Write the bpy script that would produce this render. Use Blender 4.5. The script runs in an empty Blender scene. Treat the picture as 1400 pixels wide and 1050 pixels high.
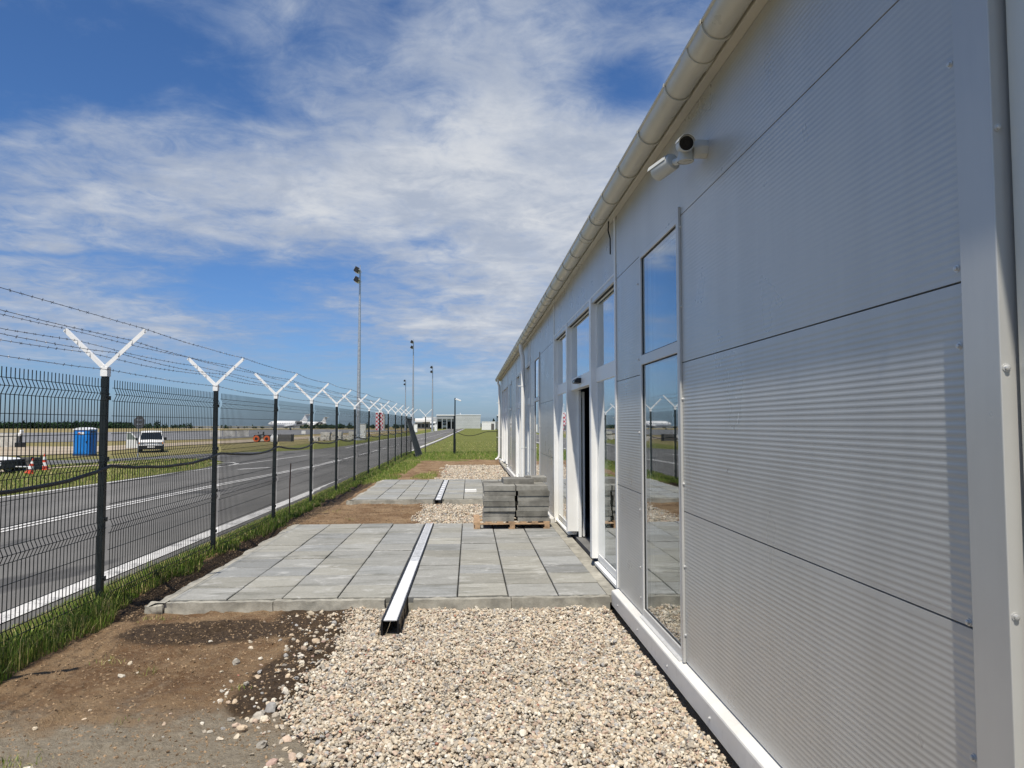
import bpy, bmesh, math, random
import numpy as np
from mathutils import Vector, Matrix, Euler

random.seed(7)
RNG = np.random.default_rng(11)
S = bpy.context.scene
COL = S.collection
PI = math.pi
rad = math.radians

# ------------------------------------------------------------------ helpers
class MB:
    """collects shapes and links them as ONE mesh object (coordinates minus off)"""
    def __init__(self, off=(0, 0, 0)):
        self.v = []; self.f = []; self.o = off
    def add(self, vs, fs):
        n = len(self.v); o = self.o
        self.v += [(p[0]-o[0], p[1]-o[1], p[2]-o[2]) for p in vs]
        self.f += [tuple(i+n for i in f) for f in fs]
        return self
    def box(self, x0, x1, y0, y1, z0, z1, M=None):
        vs = [(x, y, z) for z in (z0, z1) for y in (y0, y1) for x in (x0, x1)]
        if M is not None: vs = [tuple(M @ Vector(p)) for p in vs]
        return self.add(vs, [(0, 2, 3, 1), (4, 5, 7, 6), (0, 1, 5, 4), (2, 6, 7, 3), (0, 4, 6, 2), (1, 3, 7, 5)])
    def tube(self, pts, r, n=8, cap=True):
        pts = [Vector(p) for p in pts]; rs = r if isinstance(r, (list, tuple)) else [r]*len(pts)
        vs = []; fs = []; prev = None
        for i, p in enumerate(pts):
            if i == 0: t = pts[1]-p
            elif i == len(pts)-1: t = p-pts[i-1]
            else: t = (pts[i+1]-p).normalized()+(p-pts[i-1]).normalized()
            t = t.normalized() if t.length > 1e-9 else Vector((0, 0, 1))
            if prev is None:
                a = Vector((0, 0, 1)) if abs(t.z) < .9 else Vector((1, 0, 0))
                u = t.cross(a).normalized()
            else:
                u = (prev-t*prev.dot(t)).normalized()
            prev = u; w = t.cross(u)
            for k in range(n):
                a = 2*PI*(k+.5)/n
                vs.append(tuple(p+(u*math.cos(a)+w*math.sin(a))*rs[i]))
        for i in range(len(pts)-1):
            for k in range(n):
                k2 = (k+1) % n
                fs.append((i*n+k, i*n+k2, (i+1)*n+k2, (i+1)*n+k))
        if cap:
            fs.append(tuple(reversed(range(n)))); fs.append(tuple((len(pts)-1)*n+k for k in range(n)))
        return self.add(vs, fs)
    def lathe(self, prof, c=(0, 0, 0), axis='Z', n=16):
        """prof = [(radius, height)]"""
        vs = []; fs = []
        for r, h in prof:
            for k in range(n):
                a = 2*PI*k/n; q = (r*math.cos(a), r*math.sin(a), h)
                if axis == 'X': q = (h, q[0], q[1])
                elif axis == 'Y': q = (q[1], h, q[0])
                vs.append((c[0]+q[0], c[1]+q[1], c[2]+q[2]))
        m = len(prof)
        for i in range(m-1):
            for k in range(n):
                k2 = (k+1) % n; fs.append((i*n+k, i*n+k2, (i+1)*n+k2, (i+1)*n+k))
        fs.append(tuple(reversed(range(n)))); fs.append(tuple((m-1)*n+k for k in range(n)))
        return self.add(vs, fs)
    def prism(self, poly, lo, hi, axis='Y', M=None):
        """poly in the two other axes (X,Z for Y; Y,Z for X; X,Y for Z)"""
        def q(a, b, h): return {'Y': (a, h, b), 'X': (h, a, b), 'Z': (a, b, h)}[axis]
        n = len(poly); vs = [q(a, b, lo) for a, b in poly]+[q(a, b, hi) for a, b in poly]
        if M is not None: vs = [tuple(M @ Vector(p)) for p in vs]
        fs = [tuple(reversed(range(n))), tuple(range(n, 2*n))]
        fs += [(i, (i+1) % n, n+(i+1) % n, n+i) for i in range(n)]
        return self.add(vs, fs)
    def build(self, name, mat, parent=None, bevel=0, smooth=False, segs=2):
        me = bpy.data.meshes.new(name); me.from_pydata(self.v, [], self.f)
        bm = bmesh.new(); bm.from_mesh(me); bmesh.ops.recalc_face_normals(bm, faces=bm.faces)
        bm.to_mesh(me); bm.free()
        o = bpy.data.objects.new(name, me); COL.objects.link(o)
        if mat: me.materials.append(mat)
        if parent: o.parent = parent
        if smooth: me.shade_smooth()
        if bevel:
            b = o.modifiers.new('bevel', 'BEVEL'); b.width = bevel; b.segments = segs
            b.limit_method = 'ANGLE'; b.angle_limit = rad(40); b.harden_normals = False
        if smooth:
            for p in me.polygons: p.use_smooth = True
            me.set_sharp_from_angle(angle=rad(40))
        return o

def np_mesh(name, V, F, mat, color=None, attr='tint', smooth=False, parent=None):
    """fast mesh: V (n,3) array, F (m,k) array of k-gons, color (n,3) stored per point"""
    me = bpy.data.meshes.new(name); V = np.asarray(V, np.float32); F = np.asarray(F, np.int32)
    m, k = F.shape
    me.vertices.add(len(V)); me.vertices.foreach_set('co', V.ravel())
    me.loops.add(m*k); me.loops.foreach_set('vertex_index', F.ravel())
    me.polygons.add(m); me.polygons.foreach_set('loop_start', np.arange(0, m*k, k, dtype=np.int32))
    try: me.polygons.foreach_set('loop_total', np.full(m, k, np.int32))
    except Exception: pass
    me.polygons.foreach_set('use_smooth', np.full(m, bool(smooth)))
    if color is not None:
        a = me.attributes.new(attr, 'FLOAT_COLOR', 'POINT')
        c = np.ones((len(V), 4), np.float32); c[:, :color.shape[1]] = color; a.data.foreach_set('color', c.ravel())
    me.update(calc_edges=True); me.validate()
    o = bpy.data.objects.new(name, me); COL.objects.link(o); me.materials.append(mat)
    if parent: o.parent = parent
    return o

def empty(name, loc=(0, 0, 0), rz=0):
    o = bpy.data.objects.new(name, None); COL.objects.link(o); o.location = loc; o.rotation_euler = (0, 0, rz)
    o.empty_display_size = .2
    return o
def tag(o, label, cat, group=None):
    o['label'] = label; o['category'] = cat
    if group: o['group'] = group
    return o
def struct(o, kind='structure'):
    o['kind'] = kind; return o
def copy_tree(o, parent=None):
    c = o.copy(); COL.objects.link(c)
    if parent: c.parent = parent
    for ch in list(o.children): copy_tree(ch, c)
    return c

def _hash(ix, iy, s):
    h = (ix.astype(np.int64)*374761393+iy.astype(np.int64)*668265263+s*974634777) & 0x7fffffff
    h = ((h ^ (h >> 13))*1274126177) & 0x7fffffff
    return ((h ^ (h >> 16)) & 0xffff)/65535.
def vnoise(x, y, s=0):
    x = np.asarray(x, float); y = np.asarray(y, float)
    ix = np.floor(x); iy = np.floor(y); fx = x-ix; fy = y-iy
    fx = fx*fx*(3-2*fx); fy = fy*fy*(3-2*fy)
    a = _hash(ix, iy, s); b = _hash(ix+1, iy, s); c = _hash(ix, iy+1, s); d = _hash(ix+1, iy+1, s)
    return a*(1-fx)*(1-fy)+b*fx*(1-fy)+c*(1-fx)*fy+d*fx*fy
def fbm(x, y, s=0, o=4):
    t = 0; a = .5; n = 0
    for i in range(o):
        t = t+a*vnoise(x*2**i+17.3*i, y*2**i-9.1*i, s+i); n += a; a *= .5
    return t/n
def sst(e0, e1, x):
    t = np.clip((np.asarray(x, float)-e0)/(e1-e0), 0, 1); return t*t*(3-2*t)

# ------------------------------------------------------------------ materials
class NT:
    def __init__(self, tree): self.t = tree
    def n(self, typ, **kw):
        nd = self.t.nodes.new(typ)
        for k, v in kw.items():
            if k.startswith('i_'):
                key = k[2:]; key = int(key) if key.isdigit() else key
                self.set(nd.inputs[key], v)
            else: setattr(nd, k, v)
        return nd
    def set(self, sock, v):
        if hasattr(v, 'is_output') or isinstance(v, bpy.types.NodeSocket): self.t.links.new(v, sock)
        else: sock.default_value = v
    def m(self, op, a, b=0., c=None, clamp=False):
        nd = self.t.nodes.new('ShaderNodeMath'); nd.operation = op; nd.use_clamp = clamp
        self.set(nd.inputs[0], a); self.set(nd.inputs[1], b)
        if c is not None: self.set(nd.inputs[2], c)
        return nd.outputs[0]
    def mix(self, f, a, b, blend='MIX'):
        nd = self.t.nodes.new('ShaderNodeMix'); nd.data_type = 'RGBA'; nd.blend_type = blend
        self.set(nd.inputs[0], f)
        for i, v in ((6, a), (7, b)):
            if isinstance(v, tuple) and len(v) == 3: v = (*v, 1)
            self.set(nd.inputs[i], v)
        return nd.outputs[2]
    def ramp(self, x, e0, e1, o0=0., o1=1.):
        nd = self.t.nodes.new('ShaderNodeMapRange'); nd.interpolation_type = 'SMOOTHSTEP'
        self.set(nd.inputs[0], x)
        for i, v in ((1, e0), (2, e1), (3, o0), (4, o1)): self.set(nd.inputs[i], v)
        return nd.outputs[0]
    def noise(self, vec, scale, detail=4, rough=.55, dist=0.):
        nd = self.t.nodes.new('ShaderNodeTexNoise'); self.set(nd.inputs['Vector'], vec)
        nd.inputs['Scale'].default_value = scale; nd.inputs['Detail'].default_value = detail
        nd.inputs['Roughness'].default_value = rough; nd.inputs['Distortion'].default_value = dist
        return nd.outputs[0]
    def pos(self): return self.t.nodes.new('ShaderNodeNewGeometry').outputs['Position']
    def obj(self): return self.t.nodes.new('ShaderNodeTexCoord').outputs['Object']
    def attr(self, name):
        nd = self.t.nodes.new('ShaderNodeAttribute'); nd.attribute_name = name; return nd
    def vmul(self, v, k):
        nd = self.t.nodes.new('ShaderNodeVectorMath'); nd.operation = 'MULTIPLY'
        self.set(nd.inputs[0], v); nd.inputs[1].default_value = k; return nd.outputs[0]
    def bump(self, h, strength=.3, dist=.01):
        nd = self.t.nodes.new('ShaderNodeBump'); self.set(nd.inputs['Height'], h)
        nd.inputs['Strength'].default_value = strength; nd.inputs['Distance'].default_value = dist
        return nd.outputs[0]

def new_mat(name):
    m = bpy.data.materials.new(name); m.use_nodes = True
    nt = NT(m.node_tree); b = m.node_tree.nodes['Principled BSDF']
    return m, nt, b

def mat(name, col, rough=.5, metal=0., var=.12, vscale=3., bump=0., bscale=80., bdist=.002, spec=.5, local=False, dirt=0., coat=0.):
    m, nt, b = new_mat(name)
    p = nt.obj() if local else nt.pos()
    n1 = nt.noise(p, vscale, 5)
    f = nt.ramp(n1, .3, .7, 1-var, 1+var)
    c = nt.mix(1., (*col, 1), nt.n('ShaderNodeCombineColor', i_0=f, i_1=f, i_2=f).outputs[0], 'MULTIPLY')
    if dirt:
        n2 = nt.noise(p, vscale*4.3, 6, .65)
        c = nt.mix(nt.ramp(n2, .52, .75, 0., dirt), c, (.16, .13, .10))
    nt.set(b.inputs['Base Color'], c)
    nt.set(b.inputs['Roughness'], nt.ramp(n1, .25, .75, max(.02, rough-.07), min(1, rough+.07)))
    b.inputs['Metallic'].default_value = metal; b.inputs['Specular IOR Level'].default_value = spec
    if coat:
        b.inputs['Coat Weight'].default_value = coat; b.inputs['Coat Roughness'].default_value = .06
    if bump:
        nt.set(b.inputs['Normal'], nt.bump(nt.noise(p, bscale, 5, .6), bump, bdist))
    return m

M = {}
# wall cladding: pale metallic coil coating
def wall_mat(name, col, rough=.30):
    m, nt, b = new_mat(name); p = nt.pos()
    streak = nt.noise(nt.vmul(p, (1, 1.4, .12)), 3.0, 5, .6)
    spot = nt.noise(p, 2.2, 4)
    f = nt.m('MULTIPLY', nt.ramp(streak, .3, .75, 1.03, .95), nt.ramp(spot, .3, .7, .97, 1.03))
    c = nt.mix(1., (*col, 1), nt.n('ShaderNodeCombineColor', i_0=f, i_1=f, i_2=f).outputs[0], 'MULTIPLY')
    # mud splashes near the ground
    z = nt.n('ShaderNodeSeparateXYZ', i_0=p).outputs[2]
    sp = nt.m('MULTIPLY', nt.ramp(nt.noise(p, 55, 4, .7), .56, .7), nt.ramp(z, .15, .75, .5, 0.))
    c = nt.mix(sp, c, (.28, .22, .16))
    nt.set(b.inputs['Base Color'], c); b.inputs['Metallic'].default_value = .25
    nt.set(b.inputs['Roughness'], nt.ramp(spot, .2, .8, rough-.05, rough+.08))
    nt.set(b.inputs['Normal'], nt.bump(nt.noise(nt.vmul(p, (1, 1, .5)), .6, 0), .12, .02))
    return m
M['wall'] = wall_mat('silver_cladding', (.51, .51, .485))
M['alu'] = wall_mat('window_profile', (.60, .60, .58), .38)
M['cream'] = wall_mat('cream_cladding', (.66, .64, .56), .4)
M['white'] = mat('white_frame', (.80, .80, .77), .38, var=.03, vscale=4, dirt=.05)
M['gutter'] = mat('gutter_white', (.54, .52, .44), .33, var=.05, vscale=2.5, dirt=.08)
M['plinth'] = mat('plinth_sheet', (.68, .67, .63), .4, var=.05, vscale=3, dirt=.15)
M['black'] = mat('black_plastic', (.009, .009, .010), .48, var=.2, vscale=9)
M['gap'] = mat('joint_dark', (.02, .02, .022), .8)
M['rubber'] = mat('rubber', (.02, .02, .02), .75)
M['post'] = mat('powder_coat_anthracite', (.011, .015, .016), .42, var=.15, vscale=6, dirt=.04, spec=.35)
M['wire'] = mat('wire_coating', (.008, .012, .012), .45, var=.1, spec=.35)
M['galv'] = mat('galvanised_steel', (.55, .56, .57), .42, .75, var=.15, vscale=6)
M['barb'] = mat('barbed_wire_steel', (.16, .16, .17), .5, .7, var=.3, vscale=30)
M['armwhite'] = mat('white_powder_coat', (.80, .80, .78), .4, var=.04, vscale=12, dirt=.03)
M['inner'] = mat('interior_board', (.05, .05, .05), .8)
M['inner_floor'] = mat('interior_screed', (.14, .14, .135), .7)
M['cam'] = mat('camera_shell', (.50, .51, .48), .4, var=.03)
M['lens'] = mat('lens_black', (.004, .004, .005), .25, var=.0, spec=.2)
M['wood'] = mat('pallet_wood', (.36, .24, .14), .75, var=.3, vscale=14, bump=.3, bscale=60)
M['screw'] = mat('screw_steel', (.62, .62, .60), .35, .5)

def glass_mat():
    m, nt, b = new_mat('window_glass'); t = m.node_tree; t.nodes.remove(b)
    g = nt.n('ShaderNodeNewGeometry')
    d = nt.n('ShaderNodeVectorMath', operation='DOT_PRODUCT', i_0=g.outputs['Incoming'], i_1=g.outputs['Normal']).outputs['Value']
    c = nt.m('ABSOLUTE', d)
    fr = nt.m('MULTIPLY_ADD', nt.m('POWER', nt.m('SUBTRACT', 1., c), 4.), 1.35, .09, clamp=True)
    tr = nt.n('ShaderNodeBsdfTransparent', i_Color=(.80, .86, .83, 1))
    gl = nt.n('ShaderNodeBsdfGlossy', i_Roughness=.0, i_Color=(.95, .97, 1, 1))
    gl.inputs['Normal'].default_value = (0, 0, 0)
    nz = nt.bump(nt.noise(nt.pos(), .7, 1), .03, .02); t.links.new(nz, gl.inputs['Normal'])
    mx = nt.n('ShaderNodeMixShader', i_0=fr, i_1=tr.outputs[0], i_2=gl.outputs[0])
    t.links.new(mx.outputs[0], t.nodes['Material Output'].inputs['Surface'])
    return m
M['glass'] = glass_mat()
M['carglass'] = mat('vehicle_glass', (.012, .015, .018), .06, var=0)

def tint_mat(name, rough, nscale, namp, bump=0., bscale=100., bdist=.003, spec=.5, extra=None, trans=0.):
    m, nt, b = new_mat(name); p = nt.pos()
    a = nt.attr('tint').outputs['Color']
    n1 = nt.noise(p, nscale, 6, .65)
    f = nt.ramp(n1, .25, .75, 1-namp, 1+namp)
    c = nt.mix(1., a, nt.n('ShaderNodeCombineColor', i_0=f, i_1=f, i_2=f).outputs[0], 'MULTIPLY')
    if extra: c = extra(nt, p, c)
    nt.set(b.inputs['Base Color'], c); b.inputs['Roughness'].default_value = rough
    b.inputs['Specular IOR Level'].default_value = spec
    if bump: nt.set(b.inputs['Normal'], nt.bump(nt.noise(p, bscale, 6, .65), bump, bdist))
    if trans:
        b.inputs['Subsurface Weight'].default_value = 0
    return m
def slab_extra(nt, p, c):
    st = nt.noise(nt.vmul(p, (1, 1.7, 1)), 3.1, 6, .7, .6)          # pale efflorescence
    c = nt.mix(nt.ramp(st, .52, .70, 0., .6), c, (.50, .50, .48))
    dk = nt.noise(nt.vmul(p, (.6, 2.5, 1)), 2.2, 5, .65)            # damp streaks
    c = nt.mix(nt.ramp(dk, .48, .70, 0., .6), c, (.12, .12, .10))
    sand = nt.noise(p, 5.5, 6, .75)
    c = nt.mix(nt.ramp(sand, .66, .78, 0., .45), c, (.33, .24, .14))
    return c
M['slab'] = tint_mat('paving_slab', .82, 45, .13, .25, 160, .002, .3, slab_extra)
M['stone'] = tint_mat('pebble', .85, 60, .2, .15, 120, .002, .25)
M['grass'] = tint_mat('grass_blade', .6, 6, .2, spec=.25)
M['leaf'] = tint_mat('forest_leaf', .8, .2, .2, spec=.2)

def concrete(name, col, sc=1.):
    m, nt, b = new_mat(name); p = nt.pos()
    n1 = nt.noise(p, 6*sc, 6, .65); n2 = nt.noise(p, 1.4*sc, 4)
    f = nt.m('MULTIPLY', nt.ramp(n1, .3, .7, .68, 1.2), nt.ramp(n2, .3, .7, .82, 1.1))
    c = nt.mix(1., (*col, 1), nt.n('ShaderNodeCombineColor', i_0=f, i_1=f, i_2=f).outputs[0], 'MULTIPLY')
    vo = nt.n('ShaderNodeTexVoronoi', i_Vector=p); vo.inputs['Scale'].default_value = 130*sc
    c = nt.mix(nt.ramp(vo.outputs['Distance'], .12, .2, .6, 0.), c, (.09, .085, .08))
    nt.set(b.inputs['Base Color'], c); b.inputs['Roughness'].default_value = .88
    b.inputs['Specular IOR Level'].default_value = .25
    nt.set(b.inputs['Normal'], nt.bump(nt.noise(p, 70*sc, 6, .7), .5, .006/sc))
    return m
M['kerb'] = concrete('kerb_concrete', (.35, .335, .285))
M['block'] = concrete('dark_slab_concrete', (.205, .20, .18))
M['block2'] = concrete('grey_slab_concrete', (.25, .245, .22)); M['block3'] = concrete('brown_slab_concrete', (.17, .165, .145))
M['barrier'] = concrete('barrier_concrete', (.52, .50, .45), .25)

def asphalt(name, col):
    m, nt, b = new_mat(name); p = nt.pos()
    g = nt.noise(p, 90, 3, .7); l = nt.noise(nt.vmul(p, (1, .25, 1)), .9, 5, .6); big = nt.noise(p, .12, 3)
    f = nt.m('MULTIPLY', nt.ramp(g, .3, .7, .72, 1.3), nt.ramp(l, .3, .7, .82, 1.12))
    f = nt.m('MULTIPLY', f, nt.ramp(big, .35, .65, .9, 1.08))
    c = nt.mix(1., (*col, 1), nt.n('ShaderNodeCombineColor', i_0=f, i_1=f, i_2=f).outputs[0], 'MULTIPLY')
    pt = nt.noise(nt.vmul(p, (.55, .16, 1)), 1.0, 4, .6, .5)
    c = nt.mix(nt.ramp(pt, .60, .66, 0., .55), c, (.028, .028, .03))
    nt.set(b.inputs['Base Color'], c); b.inputs['Roughness'].default_value = .85
    b.inputs['Specular IOR Level'].default_value = .3
    nt.set(b.inputs['Normal'], nt.bump(nt.noise(p, 140, 3, .7), .5, .004))
    return m
M['asphalt'] = asphalt('asphalt', (.145, .14, .13))
M['asphalt2'] = asphalt('side_road_asphalt', (.135, .132, .128))
M['apron'] = asphalt('apron_surface', (.19, .19, .19))

def paint():
    m, nt, b = new_mat('road_paint'); p = nt.pos()
    w = nt.m('ADD', nt.m('MULTIPLY', nt.noise(p, 38, 4, .7), .5), nt.m('MULTIPLY', nt.noise(p, 3.5, 4, .6), .5))
    c = nt.mix(nt.ramp(w, .50, .62, 0., .8), (.62, .61, .58), (.13, .13, .13))
    nt.set(b.inputs['Base Color'], c); b.inputs['Roughness'].default_value = .7
    return m
M['paint'] = paint()

def ground_mat():
    m, nt, b = new_mat('ground_earth'); p = nt.pos()
    z = nt.attr('zone'); sep = nt.n('ShaderNodeSeparateColor', i_0=z.outputs['Color'])
    gr, wet, dry = sep.outputs[0], sep.outputs[1], sep.outputs[2]
    n1 = nt.noise(p, 1.8, 6, .65); n2 = nt.noise(p, 22, 6, .7); n3 = nt.noise(p, .35, 5, .6); n4 = nt.noise(p, 120, 3, .7)
    n5 = nt.noise(p, 7, 8, .72)
    soil = nt.mix(nt.ramp(n1, .36, .64), (.185, .108, .056), (.33, .225, .13))
    soil = nt.mix(nt.ramp(n5, .50, .66, 0., .55), soil, (.125, .078, .045))
    soil = nt.mix(nt.ramp(n2, .45, .70, 0., .6), soil, (.37, .275, .175))
    yy = nt.n('ShaderNodeSeparateXYZ', i_0=p).outputs[1]
    damp = nt.ramp(nt.m('ADD', yy, nt.m('MULTIPLY', nt.m('SUBTRACT', n1, .5), 2.2)), 4.2, 4.9, .85, 0.)
    soil = nt.mix(damp, soil, nt.mix(nt.ramp(n2, .3, .7), (.30, .26, .195), (.43, .385, .30)))
    soil = nt.mix(nt.ramp(n4, .55, .75, 0., .28), soil, (.10, .068, .04))
    w = nt.ramp(nt.m('ADD', wet, nt.m('MULTIPLY', nt.m('SUBTRACT', n2, .5), .7)), .35, .6)
    soil = nt.mix(w, soil, nt.mix(nt.ramp(n2, .35, .65), (.055, .036, .021), (.115, .078, .046)))
    soil = nt.mix(nt.ramp(nt.m('ADD', z.outputs['Alpha'], nt.m('MULTIPLY', nt.m('SUBTRACT', n2, .5), .8)), .45, .75), soil, nt.mix(nt.ramp(n4, .35, .65), (.30, .255, .19), (.46, .40, .31)))
    # grass seen as a mass: several greens and straw
    g = nt.mix(nt.ramp(n1, .3, .7), (.105, .125, .024), (.17, .18, .042))
    g = nt.mix(nt.ramp(n2, .4, .7, 0., .6), g, (.22, .215, .065))
    g = nt.mix(nt.ramp(n4, .45, .7, 0., .4), g, (.05, .07, .015))
    st = nt.mix(nt.ramp(n1, .3, .7), (.21, .165, .075), (.33, .27, .135))
    st = nt.mix(nt.ramp(n3, .4, .7, 0., .5), st, (.15, .135, .05))
    dd = nt.ramp(nt.m('ADD', dry, nt.m('MULTIPLY', nt.m('SUBTRACT', n3, .5), .9)), .3, .75)
    g = nt.mix(dd, g, st)
    gg = nt.ramp(nt.m('ADD', gr, nt.m('MULTIPLY', nt.m('SUBTRACT', n2, .5), .8)), .4, .6)
    nt.set(b.inputs['Base Color'], nt.mix(gg, soil, g))
    nt.set(b.inputs['Roughness'], nt.ramp(w, 0., 1., .95, .7)); b.inputs['Specular IOR Level'].default_value = .2
    h = nt.m('ADD', nt.noise(p, 26, 8, .75), nt.m('ADD', nt.m('MULTIPLY', n4, .5), nt.m('ADD', nt.m('MULTIPLY', n2, .8), n5)))
    nt.set(b.inputs['Normal'], nt.bump(h, 1., .035))
    return m
M['ground'] = ground_mat()
def sand():
    m, nt, b = new_mat('sand_track'); p = nt.pos()
    n1 = nt.noise(nt.vmul(p, (.3, 1, 1)), .5, 6, .65); n2 = nt.noise(p, 6, 5, .7)
    c = nt.mix(nt.ramp(n1, .3, .7), (.30, .235, .16), (.44, .375, .28))
    c = nt.mix(nt.ramp(n2, .5, .75, 0., .5), c, (.20, .16, .09))
    nt.set(b.inputs['Base Color'], c); b.inputs['Roughness'].default_value = .95
    return m
M['sand'] = sand()

# ------------------------------------------------------------------ camera, sun, sky
cam = bpy.data.cameras.new('camera'); co = bpy.data.objects.new('camera', cam); COL.objects.link(co)
co.location = (0, 0, 1.75); co.rotation_euler = (rad(90+3.148), 0, rad(-3.314))
cam.sensor_width = 36; cam.lens = 36*1000/1400; cam.clip_start = .05; cam.clip_end = 12000
S.camera = co
SUN_D = Vector((.25, 1., -1.95)).normalized()
sl = bpy.data.lights.new('sun', 'SUN'); sl.energy = 5.0; sl.angle = rad(.53); sl.color = (1., .925, .81)
so = bpy.data.objects.new('sun', sl); COL.objects.link(so); so.rotation_euler = SUN_D.to_track_quat('-Z', 'Y').to_euler()
so.location = (-10, -30, 60)
S.view_settings.view_transform = 'Standard'; S.view_settings.look = 'None'; S.view_settings.gamma = 1
S.view_settings.exposure = 0.12

def make_world():
    w = bpy.data.worlds.new('World'); S.world = w; w.use_nodes = True
    t = w.node_tree; nt = NT(t); bg = t.nodes['Background']
    sky = nt.n('ShaderNodeTexSky'); sky.sky_type = 'NISHITA'; sky.sun_disc = False
    sky.sun_elevation = math.asin(-SUN_D.z); sky.sun_rotation = math.atan2(-SUN_D.x, -SUN_D.y)
    sky.air_density = 1.0; sky.dust_density = .6; sky.ozone_density = 2.5
    d = nt.n('ShaderNodeTexCoord').outputs['Generated']
    sp = nt.n('ShaderNodeSeparateXYZ', i_0=d); x, y, z = sp.outputs
    zz = nt.m('MAXIMUM', z, 0.)
    # clouds lie on a flat layer overhead
    k = nt.m('DIVIDE', 1., nt.m('ADD', zz, .11))
    px = nt.m('MULTIPLY', x, k); py = nt.m('MULTIPLY', y, k)
    pv = nt.n('ShaderNodeCombineXYZ', i_0=px, i_1=py, i_2=0.).outputs[0]
    n1 = nt.noise(pv, 1.15, 9, .58, .35); n2 = nt.noise(pv, 4.6, 8, .62, .5)
    fwd = nt.m('MAXIMUM', y, .05)
    u = nt.m('DIVIDE', x, fwd); v = nt.m('DIVIDE', z, fwd)
    front = nt.ramp(y, .1, .5)
    dens = nt.m('ADD', nt.m('MULTIPLY', nt.m('SUBTRACT', n1, .5), 1.25), nt.m('MULTIPLY', nt.m('SUBTRACT', n2, .5), 1.1))
    wn = nt.t.nodes.new('ShaderNodeTexNoise'); nt.set(wn.inputs['Vector'], pv); wn.inputs['Scale'].default_value = 1.7; wn.inputs['Detail'].default_value = 5
    wc = nt.n('ShaderNodeSeparateColor', i_0=wn.outputs['Color'])
    u = nt.m('ADD', u, nt.m('MULTIPLY', nt.m('SUBTRACT', wc.outputs[0], .5), .22))
    v = nt.m('ADD', v, nt.m('MULTIPLY', nt.m('SUBTRACT', wc.outputs[1], .5), nt.ramp(v, .0, .5, .05, .17)))
    B = [(450, 225, 330, 95, .50), (690, 150, 230, 190, .50), (150, 155, 130, 34, .42), (50, 285, 190, 80, .16), (300, 290, 160, 60, .2),
         (90, 430, 240, 60, .50), (760, 400, 230, 110, .42), (1000, 300, 300, 300, .40), (360, 20, 60, 40, .34), (160, 25, 60, 22, .25),
         (560, 450, 160, 30, .25), (250, 455, 110, 16, .3), (620, 520, 200, 22, .2), (120, 490, 260, 18, .22), (45, 175, 70, 20, .28), (560, 330, 260, 110, .22), (800, 520, 260, 60, .3), (60, 330, 220, 60, .12),
         (90, 70, 230, 95, -.62), (330, 385, 190, 42, -.75), (440, 480, 90, 34, -.5), (860, 85, 55, 40, -.5), (615, 335, 60, 20, -.45),
         (330, 285, 60, 14, -.3), (520, 25, 40, 40, -.35), (250, 120, 130, 45, -.25), (30, 355, 160, 9, -.4)]
    for cx, cy, rx, ry, a in B:
        du = nt.m('MULTIPLY', nt.m('SUBTRACT', u, (cx-642)/1000), 1000/rx)
        dv = nt.m('MULTIPLY', nt.m('SUBTRACT', v, (580-cy)/1000), 1000/ry)
        r2 = nt.m('ADD', nt.m('MULTIPLY', du, du), nt.m('MULTIPLY', dv, dv))
        e = nt.m('MULTIPLY', nt.m('EXPONENT', nt.m('MULTIPLY', r2, -1.)), nt.m('MULTIPLY', front, a))
        dens = nt.m('ADD', dens, e)
    n3 = nt.noise(pv, 8.5, 8, .66, .9)
    dens = nt.m('ADD', dens, nt.m('MULTIPLY', nt.m('SUBTRACT', n3, .5), .75))
    al = nt.ramp(dens, -.44, .85, 0., .97)
    thin = nt.ramp(dens, -.05, 1.15)
    shade = nt.noise(pv, 2.9, 8, .62, .4)
    cl = nt.mix(thin, (3.0, 3.9, 5.6), (7.2, 7.4, 7.7))
    cl = nt.mix(nt.ramp(nt.m('ADD', shade, nt.m('MULTIPLY', nt.m('SUBTRACT', n3, .5), .5)), .32, .70, 0., .8), cl, (3.7, 4.35, 5.6))
    al = nt.m('MULTIPLY', al, nt.ramp(z, .015, .12, .25, 1.))
    skyc = nt.mix(1., sky.outputs[0], nt.mix(nt.ramp(z, .0, .35), (.54, .75, 1.14), (.52, .80, 1.15)), 'MULTIPLY')
    full = nt.mix(al, skyc, cl)
    t.links.new(full, bg.inputs['Color']); bg.inputs['Strength'].default_value = .09
make_world()

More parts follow.
